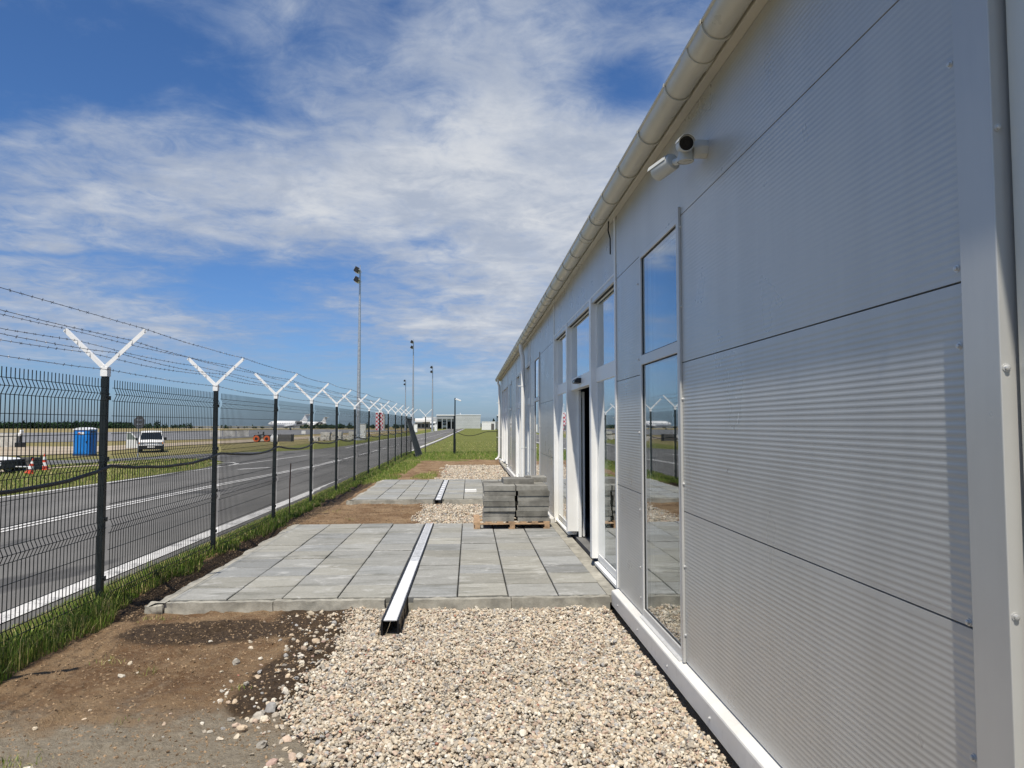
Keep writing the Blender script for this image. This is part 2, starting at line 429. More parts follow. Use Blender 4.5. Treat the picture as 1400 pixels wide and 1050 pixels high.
# ------------------------------------------------------------------ ground
def sod_edge(y):
    y = np.asarray(y, float)
    return -3.15+(fbm(y*1.5, y*0, 3, 3)-.5)*.24-.27*sst(6.6, 7.4, y)*(1-sst(12, 12.8, y))-.16*sst(12.6, 13.4, y)*(1-sst(22, 23, y))
def ground_z(x, y):
    x = np.asarray(x, float); y = np.asarray(y, float)
    z = -.2*sst(3.75, 4.25, -x)-.5*sst(14, 28, -x)
    z = z-.0035*np.clip(np.hypot(x, y)-470, 0, 9000)
    near = (x > -3.75) & (x < 1.45) & (y > 2) & (y < 60)
    yard = sst(-3.7, -3.3, x)*(1-sst(33, 40, y))
    rough = fbm(x*13, y*13, 9, 4); bump = (fbm(x*2.2, y*2.2, 5, 4)-.5)*.07+(rough-.5)*.035+.03*np.maximum(0, fbm(x*6, y*6, 15, 3)-.6)*sst(.35, .6, rough)*4
    z = z+np.where(near, bump*yard, 0)
    # raised sod along the fence and the little trench beside the paving
    edge = sod_edge(y)
    sod = (1-sst(-.05, .05, x-edge))*sst(-4.1, -3.8, x)*(1-sst(34, 38, y))
    z = z+(.06-.05*sst(7, 12, y))*sod
    tr = np.exp(-((x+3.18-.1*sst(13, 17, y))/.15)**2)*(sst(7.15, 7.7, y)*(1-sst(11.8, 12.6, y))+.7*sst(15.8, 16.5, y)*(1-sst(21.5, 22.5, y)))
    z = z-.13*tr
    g = gravel_w(x, y); z = z-.035*g
    z = np.where((x > -2.9) & (x < 1.4) & ((y > 7.2) & (y < 12.3)), -.08, z)
    z = np.where((x > -2.5) & (x < 1.4) & ((y > 16.5) & (y < 22)), -.08, z)
    z = z-.05*np.where((x > 1.3) & (x < 1.6) & (y < 36), 1, 0)
    return z
def gravel_edge(y, ):
    y = np.asarray(y, float)
    return -1.05+(fbm(y*1.7, y*0+3, 21, 4)-.5)*.45+.12*np.clip((5.2-y)/1.5, -.5, 1)
def gravel_w(x, y):
    x = np.asarray(x, float); y = np.asarray(y, float)
    e = gravel_edge(y)
    far = -.98+(fbm(y*1.3, y*0+8, 31, 3)-.5)*.5
    ed = np.where(y < 9, e, far)
    side = sst(-.04, .1, x-ed)*(1-sst(1.42, 1.46, x))
    yy = ((y > 1) & (y < 7.2)) | ((y > 12.3) & (y < 16.4)) | ((y > 21.9) & (y < 31.5))
    return side*yy

def lines(segs):
    out = [segs[0][0]]
    for a, b, st in segs:
        n = max(1, int(round((b-a)/st))); out += [a+(b-a)*(i+1)/n for i in range(n)]
    return np.array(out)
GX = lines([(-6000, -1000, 1000), (-1000, -200, 100), (-200, -60, 10), (-60, -30, 3), (-30, -14, .8), (-14, -4.4, 1.2), (-4.4, -3.72, .08), (-3.72, -.8, .028), (-.8, 1.48, .07), (1.48, 3, .3), (3, 12, 1.5), (12, 60, 6), (60, 300, 40), (300, 3300, 600)])
GY = lines([(-400, -40, 60), (-40, 2, 4), (2, 3.6, .2), (3.6, 7.2, .028), (7.2, 8, .04), (8, 14, .08), (14, 24, .12), (24, 40, .25), (40, 70, 1.2), (70, 150, 4), (150, 500, 20), (500, 8000, 500)])
gx, gy = np.meshgrid(GX, GY); nx, ny = len(GX), len(GY)
gz = ground_z(gx, gy)
gr = np.zeros_like(gx); wet = np.zeros_like(gx); dry = np.zeros_like(gx)
edge = sod_edge(gy)
gr = 1-sst(-.10, .06, gx-edge)
nzz = fbm(gx*.9, gy*.9, 41, 4)-.5
gr = np.maximum(gr, sst(34.5, 37.0, gy+nzz*3-.35*(gx+1)))                # lawn past the building end
gl = -2.75+.045*(gy-22)+nzz*1.0
gr = np.maximum(gr, sst(21.8, 23, gy)*(1-sst(-.25, .2, gx-gl)))           # weeds along the far fence
gr = np.maximum(gr, np.exp(-((gx+1.5)/.45)**2-((gy-25)/1.7)**2)*.95)
gr = np.maximum(gr, sst(11, 13, gx))
wet = 1.1*np.exp(-(((gx+2.25)/.72)**2+((gy-6.42)/.42)**2)**2)
wet = np.maximum(wet, sst(-1.95, -1.5, gx)*sst(6.1, 6.4, gy)*(gy < 7.2)*.95)
wet = np.maximum(wet, sst(-.52, -.22, gx-gravel_edge(gy))*sst(4.3, 4.9, gy)*(gy < 7.2)*.95)
wet = np.maximum(wet, np.exp(-((gx+3.18-.1*sst(13, 17, gy))/.24)**4)*(gy > 6.8)*(gy < 24)*.9)
wet = np.maximum(wet, np.exp(-((gx+2.9)/.35)**2-((gy-23)/1.2)**2)*.6)
# beyond the road: dry patches
far = sst(14, 17, -gx)
dry = far*(.18+.4*sst(42, 60, gy)+.5*sst(70, 200, gy))+(1-far)*.22*sst(30, 60, gy)
dry = np.maximum(dry, far*.75*np.exp(-((gy-40)/3.0)**2)*sst(17, 24, -gx))
dry = np.maximum(dry, .55*(gx < -3.72)*(gx > -4.6))
dry = np.clip(dry, 0, 1)
idx = np.arange(nx*ny).reshape(ny, nx)
F = np.stack([idx[:-1, :-1], idx[:-1, 1:], idx[1:, 1:], idx[1:, :-1]], -1).reshape(-1, 4)
G = np_mesh('ground', np.stack([gx, gy, gz], -1).reshape(-1, 3), F, M['ground'],
            np.stack([gr, wet, dry, gravel_w(gx, gy)], -1).reshape(-1, 4), 'zone', True)
struct(G)

def resample(pts, n):
    pts = np.array(pts, float); d = np.r_[0, np.cumsum(np.linalg.norm(np.diff(pts, axis=0), axis=1))]
    t = np.linspace(0, d[-1], n); return np.stack([np.interp(t, d, pts[:, i]) for i in range(2)], -1)
def ribbon(name, A, Bp, off, m, nl=60, nw=6, jag=0., kind='structure', seed=1):
    """sheet between two polylines, following the ground"""
    a = resample(A, nl); b = resample(Bp, nl)
    if jag:
        a = a+(np.stack([fbm(a[:, 0]*.7, a[:, 1]*.7, seed), fbm(a[:, 0]*.7, a[:, 1]*.7, seed+5)], -1)-.5)*2*jag
        b = b+(np.stack([fbm(b[:, 0]*.7, b[:, 1]*.7, seed+2), fbm(b[:, 0]*.7, b[:, 1]*.7, seed+7)], -1)-.5)*2*jag
    t = np.linspace(0, 1, nw)[None, :, None]
    Pq = a[:, None]*(1-t)+b[:, None]*t
    zz = ground_z(Pq[..., 0], Pq[..., 1])+off
    V = np.concatenate([Pq, zz[..., None]], -1).reshape(-1, 3)
    i = np.arange(nl*nw).reshape(nl, nw)
    Fq = np.stack([i[:-1, :-1], i[:-1, 1:], i[1:, 1:], i[1:, :-1]], -1).reshape(-1, 4)
    o = np_mesh(name, V, Fq, m, smooth=True); struct(o, kind); return o

RIGHT = [(-4.72, -30), (-4.66, 0), (-4.63, 7.6), (-4.57, 13.4), (-4.46, 22), (-4.2, 36), (-3.75, 50), (-3.34, 80), (-1.94, 280)]
LEFT = [(-14.6, -30), (-13.3, 8), (-12.45, 18.6), (-12.15, 21), (-11.86, 25), (-11.3, 33), (-10.9, 38), (-10.3, 46), (-10.0, 60), (-10.5, 90), (-9.6, 127), (-8.2, 300)]
CENT = [(-8.9, -30), (-8.7, 4), (-8.45, 13.8), (-8.32, 17), (-7.97, 23.3), (-7.54, 28.5), (-7.21, 33.2), (-6.93, 40), (-6.5, 79), (-5.9, 123), (-5.0, 280)]
def shift(pts, dx): return [(x+dx, y) for x, y in pts]
ASPH_L = [(-14.9, -30), (-13.6, 8), (-12.75, 18.6), (-12.4, 21), (-12.1, 25), (-11.7, 33), (-12.3, 38), (-14.6, 42), (-15.2, 48), (-13.6, 53), (-11.8, 58), (-11.0, 66), (-11.1, 90), (-9.9, 127), (-8.4, 302)]
ribbon('road', ASPH_L, shift(RIGHT, .32), .022, M['asphalt'], 240, 16)
ribbon('side_road', [(-60, 51.5), (-31, 51.2), (-22, 51.2), (-16, 52), (-13.4, 53)], [(-60, 44.2), (-31, 43.4), (-22, 43.9), (-17, 43.6), (-14.4, 41.5)], .030, M['asphalt2'], 60, 8, .12)
def line(name, pts, w, n=120, off=.034):
    return ribbon(name, shift(pts, -w/2), shift(pts, w/2), off, M['paint'], n, 2)
line('road_marking', RIGHT, .26, 200)
line('road_marking', [p for p in LEFT if p[1] <= 33.5]+[(-11.25, 34.3)], .17, 120)
line('road_marking', [(-11.0, 35.7), (-10.6, 40), (-10.05, 46.3)], .17, 20)
line('road_marking', [p for p in LEFT if p[1] >= 60], .16, 60)
cl = resample(CENT, 600)
line('road_marking', shift([p for p in CENT if p[1] <= 40], -.11), .12, 100)
line('road_marking', shift([p for p in CENT if p[1] <= 40], .11), .12, 100)
y = 41.
while y < 190:
    xx = np.interp([y, y+3.2], [p[1] for p in CENT], [p[0] for p in CENT])
    line('road_marking', [(xx[0], y), (xx[1], y+3.2)], .12, 4); y += 5.4
ribbon('road_marking', [(-9.98, 32.0), (-9.02, 33.4)], [(-9.72, 31.7), (-8.75, 33.1)], .034, M['paint'], 5, 2)
ribbon('road_marking', [(-12.9, 37.3), (-11.95, 37.85), (-11.3, 36.9), (-11.1, 35.9), (-11.1, 34.9)], [(-12.9, 37.05), (-12.0, 37.55), (-11.5, 36.8), (-11.3, 35.9), (-11.27, 34.9)], .034, M['paint'], 16, 2)
ribbon('apron', [(-300, 99), (-60.5, 99), (-49.2, 110), (-41, 122.6), (-39.5, 166), (-31.6, 226), (-24, 300)], [(-800, 205), (-131, 213), (-112, 230), (-104, 262), (-98.5, 295), (-84, 330), (-70.7, 356)], .05, M['apron'], 60, 6)
ribbon('sand_track', [(-300, 79), (-50.7, 82.5), (-40.5, 82), (-38.3, 93.5), (-35.6, 107), (-33.3, 125), (-32, 146), (-25, 220)], [(-300, 58), (-35.7, 58), (-31.6, 60.6), (-33, 72.4), (-33.1, 87), (-31, 93), (-27, 119), (-22, 200)], .06, M['sand'], 90, 8, .9)
ribbon('dirt_track', [(-60, 39.4), (-30, 39.0), (-22, 38.5), (-17, 39.5)], [(-60, 34.5), (-30, 35.0), (-23, 35.6), (-17.5, 38.2)], .02, M['sand'], 40, 5, .8)

# ------------------------------------------------------------------ gravel and grass
def ico(sub):
    bm = bmesh.new(); bmesh.ops.create_icosphere(bm, subdivisions=sub, radius=1)
    V = np.array([v.co[:] for v in bm.verts]); Fq = np.array([[v.index for v in f.verts] for f in bm.faces]); bm.free()
    return V, Fq
STONE_COL = np.array([1.14, 1.17, 1.25])*np.array([(.43, .36, .255), (.48, .41, .30), (.38, .325, .245), (.31, .28, .225), (.53, .475, .37), (.45, .35, .235), (.41, .31, .225), (.33, .25, .175), (.29, .275, .245), (.57, .515, .41), (.35, .245, .19), (.21, .185, .15)])
STONE_P = np.array([.15, .15, .12, .10, .11, .10, .06, .05, .06, .05, .02, .03])
def stones(P, r, sub, rng):
    V0, F0 = ico(sub); n = len(P); nv = len(V0)
    sc = np.stack([r*rng.uniform(.8, 1.3, n), r*rng.uniform(.7, 1.1, n), r*rng.uniform(.45, .8, n)], -1)
    a = rng.uniform(0, 2*PI, n); tl = rng.normal(0, .45, n); tl2 = rng.normal(0, .45, n)
    V = V0[None]*(1+rng.normal(0, .13 if sub > 1 else .16, (n, nv, 1)))
    V = V*sc[:, None]
    c, s = np.cos(tl)[:, None], np.sin(tl)[:, None]; V = np.stack([V[..., 0], V[..., 1]*c-V[..., 2]*s, V[..., 1]*s+V[..., 2]*c], -1)
    c, s = np.cos(tl2)[:, None], np.sin(tl2)[:, None]; V = np.stack([V[..., 0]*c+V[..., 2]*s, V[..., 1], -V[..., 0]*s+V[..., 2]*c], -1)
    c, s = np.cos(a)[:, None], np.sin(a)[:, None]; V = np.stack([V[..., 0]*c-V[..., 1]*s, V[..., 0]*s+V[..., 1]*c, V[..., 2]], -1)
    V = V+P[:, None]
    colr = STONE_COL[rng.choice(len(STONE_COL), n, p=STONE_P/STONE_P.sum())]*rng.uniform(.8, 1.12, (n, 1))
    colr[rng.random(n) < .0015] = (.36, .16, .11)
    Fq = F0[None]+(np.arange(n)*nv)[:, None, None]
    return V.reshape(-1, 3), Fq.reshape(-1, 3), np.repeat(colr, nv, 0)
def field(n, x0, x1, y0, y1, rng):
    x = rng.uniform(x0, x1, n); y = rng.uniform(y0, y1, n); k = rng.random(n) < gravel_w(x, y)
    return x[k], y[k]
def gravel(name, parts):
    Vs = []; Fs = []; Cs = []; o = 0
    for V, Fq, C in parts:
        Vs.append(V); Fs.append(Fq+o); Cs.append(C); o += len(V)
    ob = np_mesh(name, np.concatenate(Vs), np.concatenate(Fs), M['stone'], np.concatenate(Cs), smooth=False)
    struct(ob, 'stuff'); return ob
def bed(n, x0, x1, y0, y1, rm, sub, rng):
    x, y = field(n, x0, x1, y0, y1, rng)
    r = rm*np.exp(rng.normal(0, .27, len(x)))
    z = ground_z(x, y)+rng.uniform(.0, .036, len(x))
    ok = (x+r*.9 < 1.385) & ~((y+r > 7.13) & (y-r < 12.4) & (x > -2.9)) & ~((y+r > 16.3) & (y-r < 22.0) & (x > -2.6))
    inch = (x > -.77) & (x < -.55) & (y > 6.25) & (y < 7.2)
    ok &= ~inch
    return stones(np.stack([x, y, z], -1)[ok], r[ok], sub, rng)
parts = [bed(66000, -1.45, 1.4, 3.3, 7.2, .0104, 1, RNG), bed(9000, -1.45, 1.4, 3.3, 7.2, .0125, 2, RNG), bed(2200, -1.45, 1.4, 1.2, 3.3, .022, 1, RNG)]
# loose stones kicked on to the soil
n = 330
ang = RNG.random(n); y = RNG.uniform(3.4, 6.95, n); x = gravel_edge(y)-np.abs(RNG.normal(0, .24, n))-.02
x2 = RNG.uniform(-2.9, -1.2, 26); y2 = RNG.uniform(3.5, 7, 26); x = np.r_[x, x2]; y = np.r_[y, y2]
k = x > -3.05; x, y = x[k], y[k]
r = .0125*np.exp(RNG.normal(0, .45, len(x)))
parts.append(stones(np.stack([x, y, ground_z(x, y)+r*.25], -1), r, 2, RNG))
gravel('gravel', parts)
gravel('gravel', [bed(15000, -1.4, 1.4, 12.35, 16.35, .016, 1, RNG)])
gravel('gravel', [bed(17000, -1.4, 1.42, 21.9, 31.8, .021, 1, RNG)])
# soil clods
def clods(n, rng):  # crumbs of earth
    x = rng.uniform(-3.1, -1.0, n); y = rng.uniform(3.4, 7.0, n)
    x = np.r_[x, rng.uniform(-3.0, -1.0, n)]; y = np.r_[y, rng.uniform(12.5, 16.2, n)]
    x = np.r_[x, rng.uniform(-3.4, -2.95, n)]; y = np.r_[y, rng.uniform(6.9, 16, n)]
    k = gravel_w(x, y) < .3; x, y = x[k], y[k]
    r = np.minimum(.0042*np.exp(rng.normal(0, .7, len(x))), .011)
    V, Fq, C = stones(np.stack([x, y, ground_z(x, y)], -1), r, 1, rng)
    w = rng.uniform(.55, 1.7, len(x)); C = np.repeat(np.array([(.20, .14, .085)])*w[:, None], 12, 0)
    return V, Fq, C
V, Fq, C = clods(7000, RNG)
struct(np_mesh('soil_clods', V, Fq, M['stone'], C), 'stuff')

GREENS = 1.45*np.array([(.062, .115, .016), (.095, .155, .022), (.135, .185, .032), (.18, .20, .05), (.25, .235, .085), (.34, .29, .14), (.045, .085, .014)])
def blades(x, y, h, w, rng, pcol, lean=.35):
    n = len(x); z = ground_z(x, y)-.01
    a = rng.uniform(0, 2*PI, n); ld = rng.uniform(0, 2*PI, n); lm = np.abs(rng.normal(0, lean, n))
    dx, dy = np.cos(a)*w/2, np.sin(a)*w/2
    lx, ly = np.cos(ld)*lm, np.sin(ld)*lm
    V = np.zeros((n, 5, 3))
    def at(t): return x+lx*h*t**1.8, y+ly*h*t**1.8, z+h*t*(1-.25*np.minimum(lm, 1)*t)
    X, Y, Z = at(0.); V[:, 0] = np.stack([X-dx, Y-dy, Z], -1); V[:, 1] = np.stack([X+dx, Y+dy, Z], -1)
    X, Y, Z = at(.55); V[:, 2] = np.stack([X+dx*.8, Y+dy*.8, Z], -1); V[:, 3] = np.stack([X-dx*.8, Y-dy*.8, Z], -1)
    X, Y, Z = at(1.); V[:, 4] = np.stack([X, Y, Z], -1)
    base = np.arange(n)[:, None]*5
    Fq = np.concatenate([base+np.array([[0, 1, 2]]), base+np.array([[0, 2, 3]]), base+np.array([[3, 2, 4]])], 0)
    C = GREENS[rng.choice(len(GREENS), n, p=pcol)]*rng.uniform(.75, 1.2, (n, 1))
    return V.reshape(-1, 3), Fq, np.repeat(C, 5, 0)
def merge(parts):
    Vs = []; Fs = []; Cs = []; o = 0
    for V, Fq, C in parts: Vs.append(V); Fs.append(Fq+o); Cs.append(C); o += len(V)
    return np.concatenate(Vs), np.concatenate(Fs), np.concatenate(Cs)
PG = [.2, .24, .2, .12, .09, .07, .08]; PD = [.06, .10, .14, .2, .22, .22, .06]
gp = []
def strip(n, x0, x1, y0, y1, h0, h1, w, pc, dens=0., edge_pow=1.):
    x = RNG.uniform(x0, x1, n); y = RNG.uniform(y0, y1, n)
    if dens:
        k = fbm(x*1.6, y*1.6, 77, 3) > dens; x, y = x[k], y[k]
    e = sod_edge(y)+.05
    k = (x < e) | (y > 22); x, y = x[k], y[k]
    h = RNG.uniform(h0, h1, len(x))*(.6+.8*fbm(x*2, y*2, 88, 2))
    gp.append(blades(x, y, h, w*RNG.uniform(.7, 1.3, len(x)), RNG, pc))
strip(13000, -3.62, -3.05, 3.4, 9, .04, .12, .006, PG)
strip(6000, -3.62, -3.05, 3.4, 9, .03, .15, .005, PD)
strip(9000, -3.62, -3.05, 3.4, 9, .07, .18, .006, PG)
strip(15000, -3.7, -3.05, 9, 24, .03, .10, .008, PG)
strip(8000, -3.62, -3.2, 9, 17, .06, .15, .008, PG)
strip(3500, -3.62, -3.2, 17, 24, .03, .09, .008, PG)
strip(14000, -4.3, -3.55, 3.6, 14, .015, .06, .006, PD)
strip(7000, -4.3, -3.6, 14, 34, .02, .06, .010, PD)
strip(12000, -3.75, -2.25, 22, 34, .04, .11, .011, PG, .40)
strip(1500, -1.9, -1.1, 23.6, 26.8, .03, .09, .012, PD, .42)
strip(9000, -4.0, 1.9, 36.0, 46, .05, .17, .016, PG, .36)
strip(8000, -4.0, 12, 46, 75, .03, .08, .03, PD)
for (tx, ty, n, s) in ((-2.35, 3.95, 160, .10), (-2.62, 5.6, 40, .07), (-2.25, 5.35, 26, .05), (-2.0, 4.5, 18, .04), (-1.5, 5.0, 14, .04), (-2.8, 6.9, 60, .08), (-2.55, 3.7, 120, .09), (-2.2, 13.6, 40, .1), (-2.7, 14.8, 70, .12)):
    x = RNG.normal(tx, s, n); y = RNG.normal(ty, s*.7, n); gp.append(blades(x, y, RNG.uniform(.02, .07, n), .004*np.ones(n), RNG, PD, .6))
V, Fq, C = merge(gp)
struct(np_mesh('grass', V, Fq, M['grass'], C), 'stuff')
gp = []
n = 30000
x = RNG.uniform(-30, -11.9, n); y = RNG.uniform(17, 44, n); lx = np.interp(y, [p[1] for p in ASPH_L], [p[0] for p in ASPH_L])-.2
k = (x < lx) & ~((y > 34.5) & (y < 39.5) & (x < -17)) & (y < 43.2-np.maximum(0, x+17)*.4); x, y = x[k], y[k]
gp.append(blades(x, y, RNG.uniform(.05, .16, len(x)), .022*np.ones(len(x)), RNG, PD))
V, Fq, C = merge(gp)
struct(np_mesh('grass', V, Fq, M['grass'], C), 'stuff')

# twigs / tufts lying on the soil
# ------------------------------------------------------------------ paved terraces
def terrace(y0, y1, xs, rows, name):
    """slabs of about half a metre, each with its own tone, on a bed of mortar"""
    V = []; Fq = []; C = []
    def bx(xa, xb, ya, yb, za, zb, col, tilt):
        b = .007; n0 = len(V)
        t = [random.uniform(-tilt, tilt) for _ in range(4)]
        for (xx, yy, tt) in ((xa, ya, t[0]), (xb, ya, t[1]), (xb, yb, t[2]), (xa, yb, t[3])): V.append((xx, yy, za))
        for (xx, yy, tt) in ((xa, ya, t[0]), (xb, ya, t[1]), (xb, yb, t[2]), (xa, yb, t[3])): V.append((xx, yy, zb-b+tt))
        for (xx, yy, tt) in ((xa+b, ya+b, t[0]), (xb-b, ya+b, t[1]), (xb-b, yb-b, t[2]), (xa+b, yb-b, t[3])): V.append((xx, yy, zb+tt))
        for k in range(4):
            k2 = (k+1) % 4; Fq.append((n0+k, n0+k2, n0+4+k2, n0+4+k)); Fq.append((n0+4+k, n0+4+k2, n0+8+k2, n0+8+k))
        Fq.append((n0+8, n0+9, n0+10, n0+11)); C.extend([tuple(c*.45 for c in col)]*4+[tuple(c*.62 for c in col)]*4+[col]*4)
    ye = np.linspace(y0, y1, rows+1)
    for (xa, xb) in xs:
        off = random.uniform(-.012, .012)
        for j in range(rows):
            g = random.gauss(0, 1); k = .285*(1+.05*g)
            col = random.choice([(k, k*1.0, k*.93), (k*1.02, k, k*.88), (k*.98, k, k*.97)])
            if random.random() < .12: col = tuple(c*.86 for c in col)
            bx(xa+.0028, xb-.0028, ye[j]+.006+off*(0 < j), ye[j+1]-.007+off*(j < rows-1), .04, .10+random.uniform(-.004, .004), col, .0035)
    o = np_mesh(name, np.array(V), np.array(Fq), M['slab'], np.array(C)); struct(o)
    return o
L1 = [(-2.82, -2.29), (-2.285, -1.775), (-1.77, -1.255), (-1.25, -.745)]
R1 = [(-.585, -.115), (-.11, .375), (.38, .865), (.87, 1.345)]
terrace(7.16, 12.36, L1+R1, 10, 'pavement')
L2 = [(-2.52, -2.06), (-2.055, -1.6), (-1.595, -1.2), (-1.195, -.77)]
R2 = [(-.60, -.13), (-.125, .36), (.365, .85), (.855, 1.345)]
terrace(16.4, 22.1, L2+R2, 11, 'pavement')
def rough_block(name, x0, x1, y0, y1, z0, z1, m, seed, amp=.012, nx_=40, ny_=6, nz_=5, slope=0.):
    """concrete bed with an uneven surface"""
    bm = bmesh.new(); bmesh.ops.create_cube(bm, size=1)
    me = bpy.data.meshes.new(name)
    V = []; Fq = []
    def face(fn, nu, nv):
        n0 = len(V)
        for j in range(nv+1):
            for i in range(nu+1): V.append(fn(i/nu, j/nv))
        for j in range(nv):
            for i in range(nu): a = n0+j*(nu+1)+i; Fq.append((a, a+1, a+nu+2, a+nu+1))
    lx, ly, lz = x1-x0, y1-y0, z1-z0
    face(lambda a, b: (x0+lx*a, y0+ly*b, z1), nx_, ny_)
    face(lambda a, b: (x0+lx*a, y0, z0+lz*b), nx_, nz_); face(lambda a, b: (x1-lx*a, y1, z0+lz*b), nx_, nz_)
    face(lambda a, b: (x0, y1-ly*a, z0+lz*b), ny_, nz_); face(lambda a, b: (x1, y0+ly*a, z0+lz*b), ny_, nz_)
    V = np.array(V)
    f1 = fbm(V[:, 0]*9+V[:, 2]*7, V[:, 1]*9-V[:, 2]*5, seed, 4)-.5; f2 = fbm(V[:, 0]*8-3, V[:, 1]*8+V[:, 2]*9, seed+4, 4)-.5
    f3 = fbm(V[:, 0]*10, V[:, 1]*10, seed+9, 4)-.5
    V = V+np.stack([f1, f2, f3], -1)*amp*2
    bm.free()
    o = np_mesh(name, V, np.array(Fq), m, smooth=True); struct(o); return o
# front kerbs of the terraces, mortar haunch on the open side
for (xa, xb, ya, s) in ((-2.83, -1.84, 7.08, 3), (-1.835, -.80, 7.08, 5), (-.53, .40, 7.08, 8), (.405, 1.36, 7.08, 9)):
    rough_block('kerb', xa, xb, ya, ya+.075, -.12, .088, M['kerb'], s, .011, 60, 4, 10)
rough_block('concrete_haunch', -3.0, -2.832, 7.05, 7.17, -.16, .072, M['kerb'], 31, .03, 24, 16, 12)
rough_block('concrete_haunch', -2.70, -2.545, 16.30, 16.42, -.16, .07, M['kerb'], 33, .03, 24, 16, 12)
rough_block('kerb', -2.54, -.80, 16.31, 16.39, -.12, .085, M['kerb'], 12, .006, 30, 3, 6)
rough_block('kerb', -.55, 1.36, 16.31, 16.39, -.12, .085, M['kerb'], 13, .006, 30, 3, 6)
rough_block('kerb', -2.54, 1.36, 22.11, 22.19, -.12, .085, M['kerb'], 14, .006, 30, 3, 6)
rough_block('kerb', -2.83, -.8, 12.37, 12.45, -.12, .085, M['kerb'], 15, .006, 30, 3, 6)
rough_block('kerb', -.55, 1.36, 12.37, 12.45, -.12, .085, M['kerb'], 16, .006, 30, 3, 6)
def haunch(y0, y1, xe, seed):
    nl = 160; t = np.linspace(y0, y1, nl)
    w = .07+.17*fbm(t*2.6, t*0, seed, 4)
    prof = []
    for k, (fx, z) in enumerate([(0, .095), (.5, .088), (.82, .066), (1.0, -.02), (1.1, -.14)]):
        xx = xe-fx*w+(fbm(t*7, t*0+k, seed+3, 3)-.5)*.03*(k > 0); zz = z+(fbm(t*6, t*0+2*k, seed+6, 3)-.5)*.03*(k > 0)
        prof.append(np.stack([xx, t, zz], -1))
    V = np.stack(prof, 1).reshape(-1, 3); i = np.arange(nl*5).reshape(nl, 5)
    Fq = np.stack([i[:-1, :-1], i[:-1, 1:], i[1:, 1:], i[1:, :-1]], -1).reshape(-1, 4)
    struct(np_mesh('concrete_haunch', V, Fq, M['kerb'], smooth=True))
haunch(7.06, 12.45, -2.815, 4); haunch(16.33, 22.15, -2.515, 7)
for (xa, xb, ya, yb) in ((-2.81, -.75, 7.158, 12.36), (-.58, 1.36, 7.158, 12.36), (-2.51, -.775, 16.395, 22.1), (-.595, 1.36, 16.395, 22.1)):
    struct(MB().box(xa, xb, ya, yb, -.1, .0385).build('mortar_bed', M['kerb']))

# ------------------------------------------------------------------ drain channels
M['grate'] = mat('grate_steel', (.62, .63, .64), .45, .2, var=.15, vscale=20)
M['film'] = mat('white_film', (.78, .79, .80), .35, var=.04, vscale=20, dirt=.05)
def drain(y0, y1, xc, label, film_to, dots):
    L = (xc, y0, 0); root = empty('drain_channel', L); tag(root, label, 'drain channel')
    b = MB(L); w = .075
    b.box(xc-w, xc-w+.014, y0, y1, -.08, .098); b.box(xc+w-.014, xc+w, y0, y1, -.08, .098); b.box(xc-w+.014, xc+w-.014, y0+.02, y1, -.09, -.07)
    k = y0
    while k < y1-.1:      # ribs on the outside of the channel
        b.box(xc-w-.006, xc-w, k+.02, k+.035, -.07, .06); b.box(xc+w, xc+w+.006, k+.02, k+.035, -.07, .06); k += .25
    b.build('channel_body', M['black'], root)
    k = y0+.02; j = 0
    while k < y1-.05:
        e = min(k+.98, y1); g = MB(L); z0, z1 = .088, .094
        g.box(xc-.056, xc-.040, k, e, z0, z1); g.box(xc+.040, xc+.056, k, e, z0, z1)
        q = k
        while q < e-.012:
            g.box(xc-.040, xc+.040, q, min(q+(.016 if k >= film_to else .024), e), z0-.001, z1-.001); q += .028
        g.build('grate', M['grate'], root)
        if k < film_to:
            MB(L).box(xc-.050, xc+.050, k, min(e, film_to)+.019, .0945, .0965).build('film', M['film'], root)
        k += 1.0
    y = y0+.25
    while dots and y < y1-.1:
        MB(L).lathe([(.054, .0945), (.053, .100), (.040, .105)], (xc+random.uniform(-.008, .008), y, 0), 'Z', 14).build('sticker', M['film'], root, smooth=True)
        y += dots
    return root
drain(6.32, 12.42, -.665, 'long drain channel ending in the gravel, near grates under bright white film', 9.0, 0)
drain(16.25, 22.05, -.685, 'farther drain channel across the second paving, dotted with round white discs', 0, .62)

# ------------------------------------------------------------------ pallet with slabs
def pallet():
    L = (.07, 11.62, .1); r = empty('pallet', L); tag(r, 'low wooden pallet carrying grey slabs on the paving', 'pallet')
    x0, y0, z0 = L; W, D = 1.2, 1.0
    for i in range(7):
        a = i*(W-.1)/6; MB(L).box(x0+a, x0+a+.1, y0, y0+D, z0+.089, z0+.111).build('deck_board', M['wood'], r, .002)
    for yb in (0, D/2-.05, D-.1): MB(L).box(x0, x0+W, y0+yb, y0+yb+.1, z0+.070, z0+.0885).build('cross_board', M['wood'], r, .002)
    for xb in (0, W/2-.05, W-.1):
        for yb in (0, D/2-.05, D-.1):
            MB(L).box(x0+xb+.02, x0+xb+.10, y0+yb, y0+yb+.1, z0+.018, z0+.0695).build('block', M['wood'], r, .003)
        MB(L).box(x0+xb, x0+xb+.1, y0, y0+D, z0, z0+.0175).build('skid_board', M['wood'], r, .002)
pallet()
